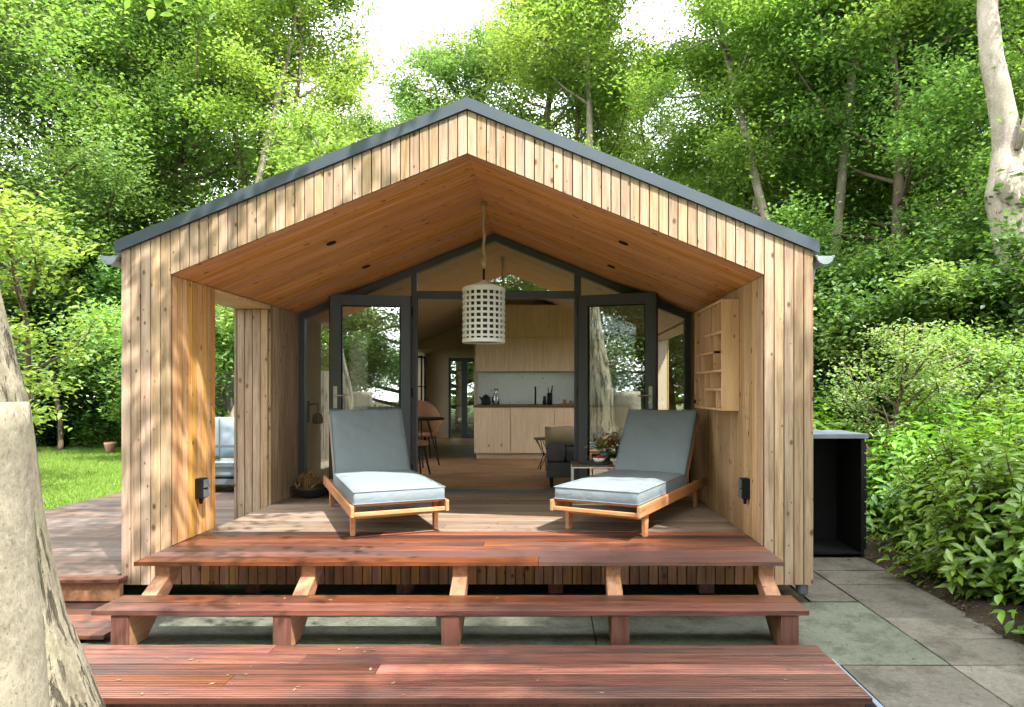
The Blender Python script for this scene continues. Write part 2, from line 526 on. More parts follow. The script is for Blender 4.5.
lw = MB(); lw.add([(-32, -42, .012), (14, -42, .012), (14, -5.6, .012), (-32, -5.6, .012)], [(0, 1, 2, 3)])
tag(lw.build('lawn', M['blade_flat']), 'open lawn behind the camera mirrored in the door glass', kind='structure')

# grass blades
rng = np.random.default_rng(3)
def big_mesh(name, V, faces_list, mat, parent=None, smooth=False):
    """faces_list: list of int arrays (n,k)"""
    me = bpy.data.meshes.new(name)
    me.vertices.add(len(V))
    me.vertices.foreach_set('co', np.asarray(V, dtype=np.float32).ravel())
    tot = sum(f.size for f in faces_list); nf = sum(len(f) for f in faces_list)
    me.loops.add(tot)
    me.loops.foreach_set('vertex_index', np.concatenate([f.ravel() for f in faces_list]).astype(np.int32))
    me.polygons.add(nf)
    sizes = np.concatenate([np.full(len(f), f.shape[1]) for f in faces_list]).astype(np.int32)
    starts = np.concatenate([[0], np.cumsum(sizes)[:-1]]).astype(np.int32)
    me.polygons.foreach_set('loop_start', starts)
    if smooth: me.polygons.foreach_set('use_smooth', np.ones(nf, dtype=bool))
    me.update(calc_edges=True)
    me.validate()
    me.materials.append(mat)
    o = bpy.data.objects.new(name, me)
    COL.objects.link(o)
    if parent is not None: o.parent = parent
    return o

def grass(n):
    x = -5.79 - 7.5 * rng.random(n); y = 1.0 + 11.0 * rng.random(n)
    keep = (y < 8.4) | (x < -6.2)
    x, y = x[keep], y[keep]; n = len(x)
    a = rng.random(n) * 6.283; w = .006; h = .025 + .035 * rng.random(n)
    dx, dy = np.cos(a) * w, np.sin(a) * w
    lx, ly = rng.normal(0, .02, n), rng.normal(0, .02, n)
    V = np.zeros((n, 3, 3))
    V[:, 0] = np.stack([x - dx, y - dy, np.full(n, .138)], 1)
    V[:, 1] = np.stack([x + dx, y + dy, np.full(n, .138)], 1)
    V[:, 2] = np.stack([x + lx, y + ly, .138 + h], 1)
    f = np.arange(n * 3).reshape(n, 3)
    return big_mesh('grass', V.reshape(-1, 3), [f], M['blade'])
tag(grass(120000), 'short green grass of the lawn beside the terrace', 'grass', kind='stuff')

# paving
pv = MB()
jr = random.Random(5)
def slab(mb, x0, x1, y0, y1, z):
    g_ = [jr.uniform(.003, .009) for _ in range(4)]; dz = [jr.uniform(-.004, .004) for _ in range(4)]
    a, b, c, d = x0 + g_[0], x1 - g_[1], y0 + g_[2], y1 - g_[3]
    mb.hexa([(a, c, -.03), (b, c, -.03), (b, d, -.03), (a, d, -.03), (a, c, z + dz[0]), (b, c, z + dz[1]), (b, d, z + dz[2]), (a, d, z + dz[3])])
ys = [-3.6, -2.6, -1.67, -1.07, -.67, -.27, .54, .97, 1.9, 2.9, 4.0, 5.2]
for a, b in zip(ys, ys[1:]):
    slab(pv, 2.345, 3.0 if b > -1.0 else 3.08, a, b, .016)
for a, b in ((-3.4, -2.3), (-2.3, -1.67), (-1.67, -1.075)):
    slab(pv, 1.70, 2.345, a, b, .016)
for a, b in ((-3.4, -2.3), (-2.3, -1.75)):
    slab(pv, .6, 1.70, a, b, .012)
    slab(pv, -.7, .6, a, b, .012)
for a, b in zip((.1, 1.1, 2.1, 3.1, 4.1), (1.1, 2.1, 3.1, 4.1, 5.1)):
    slab(pv, 1.985, 2.345, a, b, .014)
tag(pv.build('paving', M['slab'], bevel=.003), 'worn grey concrete paving slabs right of the cabin', kind='structure')
pd = MB()
pd.box(-2.95, .30, -1.066, .08, -.04, .012); pd.box(.31, 2.34, -1.066, .08, -.04, .014)
tag(pd.build('concrete_pad', M['pad']), 'smooth greenish concrete pad under the steps', kind='structure')
ed = MB()
ed.box(1.625, 1.655, -1.72, -1.08, -.03, .055)
tag(ed.build('edging_strip', M['plastic'], bevel=.003), 'thin blue grey edging strip along the right end of the low platform', 'edging')
bd = MB()
gx = np.concatenate([np.linspace(2.90, 3.6, 15), np.linspace(3.75, 9.5, 18)]); gy = np.linspace(-3.5, 8, 240)
soil_v, soil_f = [], []
for j, y in enumerate(gy):
    edge = .05 * math.sin(y * 2.3) + .035 * math.sin(y * 5.7 + 1) + .02 * math.sin(y * 14 + 2)
    for i, x in enumerate(gx):
        d = x - 3.0 - edge
        z = -.02 + .05 * min(1, max(0, (d + .08) / .14)) + .05 * min(1, max(0, d / .6)) + jr.uniform(-.007, .007) * (1 if d > -.05 else .3)
        soil_v.append((x + jr.uniform(-.012, .012), y + jr.uniform(-.012, .012), z))
for j in range(len(gy) - 1):
    for i in range(len(gx) - 1):
        a = j * len(gx) + i
        soil_f.append((a, a + 1, a + 1 + len(gx), a + len(gx)))
bd.add(soil_v, soil_f)
tag(bd.build('planting_bed', M['soil'], smooth=True, fixn=False), 'bare soil border between paving and hedge', kind='structure')
# fallen leaves and crumbs along the paving edge
n = 900
px = np.where(rng.random(n) < .86, 3.06 + rng.normal(0, .12, n), 1.8 + 1.2 * rng.random(n)); py = -1.9 + 5 * rng.random(n)
a = rng.random(n) * 6.283; s_ = .006 + .013 * rng.random(n)
V = np.zeros((n, 3, 3))
for k in range(3):
    V[:, k] = np.stack([px + s_ * np.cos(a + k * 2.1), py + s_ * np.sin(a + k * 2.1) * .7, .024 + .07 * np.clip(px - 2.98, 0, .5) + .016 * rng.random(n)], 1)
tag(big_mesh('leaf_litter', V.reshape(-1, 3), [np.arange(n * 3).reshape(n, 3)], plain('brown dead leaves', (.10, .06, .03), .9, 0, .5, 30)), 'scattered brown leaf litter along the paving edge', 'leaf litter', kind='stuff')

# ------------------------------------------------------------------ cabin
cabin = thing('timber_cabin', 'gabled timber cabin with open porch and dark metal roof', 'cabin', (0, 0, 0))
PITCH = .0705
def planks_front(mb, x0, x1, zb, zt, y, th=.022, pitch=PITCH, face=-1):
    """vertical boards on a plane facing -y; zb / zt are functions of x"""
    n = max(1, round((x1 - x0) / pitch)); p = (x1 - x0) / n
    for i in range(n):
        a, b = x0 + i * p + .0040, x0 + (i + 1) * p - .0040
        yy = y - rnd.uniform(0, .0015)
        mb.hexa([(a, yy, zb(a)), (b, yy, zb(b)), (b, y + th, zb(b)), (a, y + th, zb(a)),
                 (a, yy, zt(a)), (b, yy, zt(b)), (b, y + th, zt(b)), (a, y + th, zt(a))], 0)
def planks_side(mb, y0, y1, zb, zt, x, sgn, th=.022, pitch=PITCH):
    """vertical boards on a plane facing sgn*x"""
    n = max(1, round((y1 - y0) / pitch)); p = (y1 - y0) / n
    for i in range(n):
        a, b = y0 + i * p + .0040, y0 + (i + 1) * p - .0040
        xa = x + sgn * rnd.uniform(0, .0015); xb = x - sgn * th
        lo, hi = min(xa, xb), max(xa, xb)
        mb.box(lo, hi, a, b, zb, zt, 0)
B0 = .17
# gable wall
gw = MB()
planks_front(gw, XL, OL, lambda x: B0, zout, 0)
planks_front(gw, OR_, XR, lambda x: B0, zout, 0)
planks_front(gw, OL, RX, zin, zout, 0)
planks_front(gw, RX, OR_, zin, zout, 0)
for x0, x1, zb in ((XL + .01, OL - .001, lambda x: B0 + .004), (OR_ + .001, XR - .01, lambda x: B0 + .004), (OL + .001, RX, lambda x: zin(x) + .004), (RX, OR_ - .001, lambda x: zin(x) + .004)):
    gw.hexa([(x0, .024, zb(x0)), (x1, .024, zb(x1)), (x1, .06, zb(x1)), (x0, .06, zb(x0)),
             (x0, .024, zout(x0) - .01), (x1, .024, zout(x1) - .01), (x1, .06, zout(x1) - .01), (x0, .06, zout(x0) - .01)], 1)
gw.build('gable_wall', [M['clad'], M['backing']], cabin)
# skirt under the porch floor
sk = MB()
planks_front(sk, OL + .005, OR_ - .005, lambda x: B0, lambda x: F - .035, .012)
sk.box(OL, OR_, .036, .06, B0, F - .04, 1)
sk.build('underfloor_skirt', [wood('reddish brown skirting boards', (.13, .055, .026), (.30, .145, .07), 'z', .45, .5, .7), M['backing']], cabin)
# porch walls
PY0, PY1 = .676, 1.80
def pillar(y0, y1, front, back):
    mb = MB()
    if front:
        planks_front(mb, XL + .03, OL - .024, lambda x: B0 + .01, lambda x: zin(OL) - .045, y0)
    planks_side(mb, y0 + (.002 if front else .0235), y1, F + .002 if not front else F - .05, zin(OL) - .004, OL, 1)
    mb.box(XL + .045, OL - .026, y0 + (.024 if front else .064), y1 - .004, B0 + .02, zin(OL) - .01, 1)
    planks_side(mb, y0 + (.002 if front else .064), y1, B0, zout(XL) - .02, XL, -1)
    if back:
        planks_front(mb, XL + .03, OL - .024, lambda x: B0 + .01, lambda x: zin(OL) - .045, y1 - .022)
    return mb
pillar(0, PY0, False, True).build('front_pillar', [M['clad_in'], M['backing']], cabin)
pillar(PY1, YG, True, False).build('rear_pillar', [M['clad'], M['backing']], cabin)
lt = MB()
lt.box(XL + .004, OL, PY0 - .001, PY1 + .001, zin(OL) - .04, zin(OL) - .006)
lt.box(XL + .004, OL - .3, PY0 - .001, PY1 + .001, zin(OL) - .006, zout(XL) - .02)
lt.build('passage_lintel', M['shelfwood'], cabin)
rw = MB()
planks_side(rw, .026, YG - .004, F - .05, zin(OR_) - .004, OR_, -1)
rw.box(OR_ + .026, XR - .04, .064, YG, B0, zin(OR_) - .01, 1)
planks_side(rw, .064, YG, B0, zout(XR) - .02, XR, 1)
rw.build('porch_side_wall', [M['clad_side'], M['backing']], cabin)
# soffit: boards climb the slope
for s_, nm in ((-1, 'porch_ceiling'), (1, 'porch_ceiling')):
    mb = MB()
    y, xe = .026, (OL if s_ < 0 else OR_)
    npl = 36; p = (YG - .026) / npl
    for i in range(npl):
        a, b = y + i * p + .0016, y + (i + 1) * p - .0016
        for (xa, xb) in (((xe, RX)) ,):
            xa_, xb_ = (xe, RX - .001) if s_ < 0 else (RX + .001, xe)
            d = rnd.uniform(0, .001)
            mb.hexa([(xa_, a, zin(xa_) + d), (xb_, a, zin(xb_) + d), (xb_, b, zin(xb_) + d), (xa_, b, zin(xa_) + d),
                     (xa_, a, zin(xa_) + .02), (xb_, a, zin(xb_) + .02), (xb_, b, zin(xb_) + .02), (xa_, b, zin(xa_) + .02)], 0)
    xa_, xb_ = (xe, RX - .001) if s_ < 0 else (RX + .001, xe)
    mb.hexa([(xa_, y, zin(xa_) + .022), (xb_, y, zin(xb_) + .022), (xb_, YG, zin(xb_) + .022), (xa_, YG, zin(xa_) + .022),
             (xa_, y, zin(xa_) + .05), (xb_, y, zin(xb_) + .05), (xb_, YG, zin(xb_) + .05), (xa_, YG, zin(xa_) + .05)], 1)
    mb.build(nm, [M['soffit'], M['backing']], cabin)
# roof
for s_ in (-1, 1):
    mb = MB()
    xe = XL - .035 if s_ < 0 else XR + .035
    y0, y1 = -.022, YE + .05
    def rz_(x, o): return zout(x) + o
    q = [(xe, .0), (RX, .0)]
    vs = []
    for y in (y0, y1):
        vs += [(xe, y, rz_(xe, .004)), (RX, y, rz_(RX, .004)), (RX, y, rz_(RX, .092)), (xe, y, rz_(xe, .092))]
    mb.add(vs, [(0, 1, 2, 3), (7, 6, 5, 4), (0, 4, 5, 1), (1, 5, 6, 2), (2, 6, 7, 3), (3, 7, 4, 0)])
    yy = .5
    while yy < YE:
        mb.beam((xe, yy, rz_(xe, .105)), (RX, yy, rz_(RX, .105)), .02, .03)
        yy += .5
    mb.build('roof', M['metal'], cabin)
# gutters
for s_ in (-1, 1):
    mb = MB()
    cx_ = (XL - .075) if s_ < 0 else (XR + .075); cz = zout(XL) - .035
    n = 14; r0 = .062
    prof = [(cx_ + math.cos(math.pi + math.pi * k / n) * r0, cz + math.sin(math.pi + math.pi * k / n) * r0) for k in range(n + 1)]
    prof += [(cx_ + math.cos(math.pi + math.pi * k / n) * (r0 - .004), cz + math.sin(math.pi + math.pi * k / n) * (r0 - .004)) for k in range(n, -1, -1)]
    mb.prism(prof, 'y', -.03, YE)
    half = [(cx_ + math.cos(math.pi + math.pi * k / n) * (r0 - .003), cz + math.sin(math.pi + math.pi * k / n) * (r0 - .003)) for k in range(n + 1)]
    mb.prism(half, 'y', -.028, -.022)
    mb.tube([(cx_ - r0, -.03, cz), (cx_ - r0, YE, cz)], .008, 6)
    mb.tube([(cx_ + r0, -.03, cz), (cx_ + r0, YE, cz)], .008, 6)
    mb.build('gutter', M['zinc'], cabin)
dp = MB()
dp.tube([(XR + .075, .25, 2.55), (XR + .06, .25, 2.45), (XR + .05, .25, 2.3), (XR + .05, .25, .3)], .036, 12)
dp.tube([(XR - .07, .05, .19), (XR - .07, .05, .10), (XR - .07, .05, .085)], [.045, .045, .03], 12)
dp.build('downpipe', M['pipe'], cabin, smooth=False)
# side and rear walls
ow = MB()
ow2 = MB()
planks_side(ow, YG, 3.5, B0, zout(XL) - .02, XL, -1, pitch=.11)
planks_side(ow, 5.7, 8.9, B0, zout(XL) - .02, XL, -1, pitch=.11)
planks_side(ow, 8.9, 10.6, B0, F + .15, XL, -1, pitch=.11)  # unseen opening above these boards, added to bring daylight into the corridor
planks_side(ow, 10.6, YE, B0, zout(XL) - .02, XL, -1, pitch=.11)
planks_side(ow, 3.5, 5.7, B0, F + .15, XL, -1, pitch=.11)
planks_side(ow2, YG, 2.95, B0, zout(XR) - .02, XR, 1, pitch=.11)
planks_side(ow2, 6.0, YE, B0, zout(XR) - .02, XR, 1, pitch=.11)
planks_side(ow2, 2.95, 6.0, B0, F + .1, XR, 1, pitch=.11)  # unseen opening above these boards, made large to brighten the room
planks_side(ow2, 2.95, 6.0, 2.44, zout(XR) - .02, XR, 1, pitch=.11)
ow.build('side_wall', M['clad_side'], cabin); ow2.build('side_wall', M['clad_side'], cabin)
# interior lining
IL, IR = -2.86, 1.66
lin = MB()
lin.box(XL + .03, IL, YG + .08, 3.5, F, zin(IL)); lin.box(XL + .03, IL, 5.7, 8.9, F, zin(IL)); lin.box(XL + .03, IL, 10.6, YE - .1, F, zin(IL)); lin.box(XL + .03, IL, 8.9, 10.6, F, F + .15); lin.box(XL + .03, IL, 3.5, 5.7, F, F + .15)
lin.box(IR, XR - .03, YG + .08, 2.95, F, zin(IR)); lin.box(IR, XR - .03, 6.0, YE - .1, F, zin(IR)); lin.box(IR, XR - .03, 2.95, 6.0, F, F + .1)
lin.box(IR, XR - .03, 2.95, 6.0, 2.42, zin(IR))
# rear wall with window strip and glazed door to the garden
YB = 11.0
def rearwall(x0, x1, z0, z1f):
    lin.hexa([(x0, YB, z0), (x1, YB, z0), (x1, YB + .12, z0), (x0, YB + .12, z0), (x0, YB, z1f(x0)), (x1, YB, z1f(x1)), (x1, YB + .12, z1f(x1)), (x0, YB + .12, z1f(x0))])
rearwall(IL, -2.36, F, zin); rearwall(-2.36, -1.28, 2.36, zin); rearwall(-1.28, RX, F, zin); rearwall(RX, IR, F, zin)
# partition behind the kitchen and corridor wall
YK = 6.87
lin.hexa([(-1.30, YK, F), (RX, YK, F), (RX, YK + .1, F), (-1.30, YK + .1, F), (-1.30, YK, zin(-1.30)), (RX, YK, zin(RX)), (RX, YK + .1, zin(RX)), (-1.30, YK + .1, zin(-1.30))])
lin.hexa([(RX, YK, F), (IR, YK, F), (IR, YK + .1, F), (RX, YK + .1, F), (RX, YK, zin(RX)), (IR, YK, zin(IR)), (IR, YK + .1, zin(IR)), (RX, YK + .1, zin(RX))])
lin.box(-1.30, -1.20, YK + .1, YB, F, zin(-1.3) - .01)
lin.box(IL, -1.30, 8.6, 8.72, 2.42, zin(IL) + .5)
lin.build('interior_wall', M['plywall'], cabin)
ic = MB()
for xa_, xb_ in ((IL, RX), (RX, IR)):
    ic.hexa([(xa_, YG + .09, zin(xa_) + .004), (xb_, YG + .09, zin(xb_) + .004), (xb_, YE, zin(xb_) + .004), (xa_, YE, zin(xa_) + .004),
             (xa_, YG + .09, zin(xa_) + .05), (xb_, YG + .09, zin(xb_) + .05), (xb_, YE, zin(xb_) + .05), (xa_, YE, zin(xa_) + .05)])
ic.build('interior_ceiling', M['plywall'], cabin)
fl = MB()
p = .14
y = YG + .05
while y < YB:                      # herringbone-like: short staggered boards
    x = IL - rnd.uniform(0, .5)
    while x < IR:
        a, b = max(x, IL), min(x + .55, IR)
        if b - a > .02: fl.box(a + .001, b - .001, y + .001, y + p - .001, F - .06, F - .004)
        x += .55
    y += p
fl.build('interior_floor', M['floorin'], cabin)

# ---- glazed front
gf = MB()
FW = .085
y0, y1 = YG, YG + .085
def slope_bar(xa, xb, off, h, mb, ya=y0, yb=y1):
    mb.hexa([(xa, ya, zin(xa) - off - h), (xb, ya, zin(xb) - off - h), (xb, yb, zin(xb) - off - h), (xa, yb, zin(xa) - off - h),
             (xa, ya, zin(xa) - off), (xb, ya, zin(xb) - off), (xb, yb, zin(xb) - off), (xa, yb, zin(xa) - off)])
slope_bar(OL, RX, .004, .085, gf); slope_bar(RX, OR_, .004, .085, gf)
gf.box(OL + .001, OL + .07, y0 + .002, y1 - .002, F, zin(OL + .001) - .05)
gf.box(OR_ - .07, OR_ - .001, y0 + .002, y1 - .002, F, zin(OR_ - .001) - .05)
ML0, ML1, MR0, MR1 = -1.535, -1.47, .295, .37
for a, b in ((ML0, ML1), (MR0, MR1)):
    gf.box(a, b, y0 + .004, y1 - .004, F, min(zin(a), zin(b)) - .06)
TZ0, TZ1 = 2.635, 2.72
gf.box(ML1, MR0, y0 + .006, y1 - .006, TZ0, TZ1)
for a, b in ((OL + .07, ML0), (MR1, OR_ - .07)):
    gf.box(a, b, y0 + .006, y1 - .006, F, F + .07)
gf.box(ML1, MR0, y0 + .003, y1 + .03, F - .02, F + .022)
frame = gf.build('window_frame', M['frame'], cabin, bevel=.004)
def pane(poly, yc, parent, mat):
    mb = MB(); mb.prism(poly, 'y', yc, yc + .004)
    return mb.build('pane', mat, parent)
yc = YG + .04
pane([(OL + .07, F + .07), (ML0, F + .07), (ML0, zin(ML0) - .088), (OL + .07, zin(OL + .07) - .088)], yc, frame, M['glass'])
pane([(MR1, F + .07), (OR_ - .07, F + .07), (OR_ - .07, zin(OR_ - .07) - .088), (MR1, zin(MR1) - .088)], yc, frame, M['glass'])
pane([(ML1, TZ1), (MR0, TZ1), (MR0, zin(MR0) - .088), (RX, zin(RX) - .088), (ML1, zin(ML1) - .088)], yc, frame, M['doorglass'])
# door leaves: local x from the hinge, local -y is the face towards the porch
def door(hx, hy, ang, sgn):
    d = bpy.data.objects.new('door', None); COL.objects.link(d)
    d.parent = cabin; d.location = (hx, hy, F + .025); d.rotation_euler = (0, 0, ang)
    w, h, th = .87, 2.175, .068
    X = lambda a: sgn * a
    mb = MB()
    def bx(a, b, za, zb, ya=-th, yb=0, mi=0):
        x0_, x1_ = sorted((X(a), X(b)))
        mb.box(x0_, x1_, ya, yb, za, zb, mi)
    bx(.012, .115, 0, h); bx(w - .115, w, 0, h)
    bx(.115, w - .115, h - .115, h, -th + .001, -.001); bx(.115, w - .115, 0, .13, -th + .001, -.001)
    # rebate round the outer face, in the dark red of the door's edge
    bx(0, .0118, .0, h, -th + .004, -.004, 1); bx(w + .0002, w + .014, .0, h, -th + .012, -.004, 1)
    # inner glazing bead
    for (a, b, za, zb) in ((.115, .127, .13, h - .115), (w - .127, w - .115, .13, h - .115), (.127, w - .127, h - .127, h - .115), (.127, w - .127, .13, .142)):
        bx(a, b, za, zb, -th + .014, -.014, 2)
    fr = mb.build('door_frame', [M['frame'], M['framered'], M['black']], d, bevel=.003)
    pm = MB(); x0_, x1_ = sorted((X(.127), X(w - .127)))
    pm.box(x0_, x1_, -.036, -.031, .142, h - .127)
    pm.build('pane', M['doorglass'], d)
    hm = MB()
    x0_, x1_ = sorted((X(w - .075), X(w - .035)))
    hm.box(x0_, x1_, -th - .009, -th, .93, 1.17)
    hm.tube([(X(w - .055), -th - .009, 1.07), (X(w - .055), -th - .05, 1.07), (X(w - .18), -th - .05, 1.07)], .0095, 8)
    hm.build('handle', M['steel'], d, bevel=.002)
    for zz in (.2, 1.05, 1.95):
        gm = MB(); gm.tube([(X(-.004), -.03, zz), (X(-.004), -.03, zz + .1)], .012, 8)
        gm.build('hinge', M['black'], d)
    return d
door(ML0 + .01, YG - .012, R(7.5), -1)
door(MR1 - .02, YG - .012, R(-19), 1)
# rear glazing
rg = MB()
for a, b in ((-2.36, -2.31), (-2.05, -1.92), (-1.33, -1.28)):
    rg.box(a, b, YB + .02, YB + .09, F, 2.36)
rg.box(-2.31, -2.05, YB + .021, YB + .089, 2.28, 2.358); rg.box(-1.92, -1.33, YB + .021, YB + .089, 2.26, 2.358); rg.box(-1.92, -1.33, YB + .021, YB + .089, F, F + .1)
rgo = rg.build('rear_door_frame', M['frame'], cabin)
pane([(-2.31, F), (-2.05, F), (-2.05, 2.28), (-2.31, 2.28)], YB + .05, rgo, M['glass'])
pane([(-1.92, F + .1), (-1.33, F + .1), (-1.33, 2.26), (-1.92, 2.26)], YB + .05, rgo, M['glass'])

# ------------------------------------------------------------------ porch deck, steps, side terrace
def boards(mb, x0, x1, y0, y1, zt, th, pitch, seed, split=0.0, gap=.006, screws=(-2.63, -1.635, -.60, .445, 1.485)):
    r_ = random.Random(seed)
    n = max(1, round((y1 - y0) / pitch)); p = (y1 - y0) / n
    for i in range(n):
        a, b = y0 + i * p + gap / 2, y0 + (i + 1) * p - gap / 2
        cuts = [x0, x1]
        if r_.random() < split: cuts.insert(1, x0 + (x1 - x0) * r_.uniform(.2, .8))
        for c0, c1 in zip(cuts, cuts[1:]):
            dz = r_.uniform(-.0015, .0015)
            mb.box(c0 + .0015, c1 - .0015, a, b, zt - th, zt + dz)
            for sx_ in screws:
                if c0 + .03 < sx_ < c1 - .03:
                    for yy in (a + .028, b - .028):
                        xx = sx_ + r_.uniform(-.006, .006)
                        mb.prism([(xx + .0055 * math.cos(k * 1.047), yy + .0055 * math.sin(k * 1.047)) for k in range(6)], 'z', zt + dz - .002, zt + dz + .0006, 1)
deck = thing('porch_deck', 'porch floor of grey weathered boards with red hardwood front boards', 'deck', (0, 0, 0))
mb = MB(); boards(mb, OL + .004, OR_ - .004, .51, YG - .004, F, .03, .146, 2, .7); mb.build('weathered_boards', [M['deckgrey'], M['pipe']], deck, bevel=.003)
mb = MB(); boards(mb, OL + .004, OR_ - .004, .012, .508, F, .03, .124, 3, .4)
boards(mb, OL + .004, OR_ - .004, -.455, -.002, F, .028, .151, 14, .3)
mb.build('front_boards', [M['deckred'], M['pipe']], deck, bevel=.003)
mb = MB()
for y in (.3, 1.0, 1.7, 2.4): mb.box(OL + .01, OR_ - .01, y, y + .05, .2, F - .031)
for x in (-2.4, -1.2, 0, 1.2): mb.box(x, x + .12, .35, .47, 0, .2)
mb.build('joist', M['stringdark'], deck)

steps = thing('porch_steps', 'wide open timber step with red tread on five sloping supports', 'steps', (0, 0, 0))
mb = MB(); boards(mb, OL, OR_, -.87, -.547, .262, .03, .161, 9, 0); mb.build('tread', [M['deckred'], M['pipe']], steps, bevel=.003)
for x in (-2.63, -1.635, -.60, .445, 1.485):
    mb = MB()
    mb.prism([(-.40, F - .032), (-.40, .345), (-.62, .228), (-.845, .228), (-.845, .016), (-.80, .016), (-.66, .016), (-.26, .345), (-.26, F - .032)], 'x', x - .05, x + .05)
    st = mb.build('stringer', M['stringer'], steps, bevel=.003)
    mb = MB(); mb.box(x - .054, x + .054, -.857, -.846, .02, .226); mb.build('end_block', M['stringdark'], st)
plat = thing('low_platform', 'low platform of wide red hardwood boards in front of the step', 'platform', (0, 0, 0))
for x in (-1.05, .0, 1.0):
    mb = MB(); mb.box(x, x + .05, -.99, -.95, .012, .075); mb.build('foot', M['stringer'], plat)
mb = MB(); boards(mb, OL + .03, OR_, -1.675, -.975, .095, .03, .14, 23, .9); mb.build('boards', [M['deckred'], M['pipe']], plat, bevel=.003)
mb = MB(); mb.box(OL + .06, OR_ - .03, -1.655, -1.0, .015, .063); mb.build('subframe', M['stringdark'], plat)

terr = thing('side_terrace', 'lower brown board terrace left of the cabin beside the lawn', 'terrace', (0, 0, 0))
mb = MB(); boards(mb, -5.74, XL - .03, .0, 8.3, .24, .03, .146, 31, .8); mb.build('boards', [M['deckside'], M['pipe']], terr, bevel=.003)
mb = MB(); boards(mb, -5.74, XL + .06, -.125, -.006, .243, .03, .12, 33, .5); mb.build('edge_board', [M['deckred'], M['pipe']], terr, bevel=.003)
mb = MB(); mb.box(-5.70, XL + .05, -.09, -.05, .075, .206); mb.build('riser', M['stringer'], terr, bevel=.003)
mb = MB(); boards(mb, -5.7, OL + .0, -.75, -.10, .07, .03, .13, 37, .6); mb.build('lower_board', [M['deckred'], M['pipe']], terr, bevel=.003)

n = 150
px = OL + (OR_ - OL) * rng.random(n)
zone = rng.random(n)
py = np.where(zone < .35, -1.65 + .65 * rng.random(n), np.where(zone < .5, -.85 + .28 * rng.random(n), np.where(zone < .75, -.95 + .9 * rng.random(n), -.43 + 1.5 * rng.random(n))))
pz = np.where(zone < .35, .0975, np.where(zone < .5, .2645, np.where(zone < .75, .017, F + .0025)))
a = rng.random(n) * 6.283; s_ = .004 + .010 * rng.random(n)
V = np.zeros((n, 4, 3))
for k, (ca, rr_) in enumerate(((0, 1.5), (1.2, .8), (3.1, 1.3), (4.9, .8))):
    V[:, k] = np.stack([px + s_ * rr_ * np.cos(a + ca), py + s_ * rr_ * np.sin(a + ca), pz + .004 * rng.random(n)], 1)
tag(big_mesh('fallen_leaves', V.reshape(-1, 3), [np.arange(n * 4).reshape(n, 4)], plain('dry leaf bits', (.16, .11, .06), .9, 0, .6, 14)), 'small dry leaf bits scattered over deck, step and platform', 'leaf litter', kind='stuff')

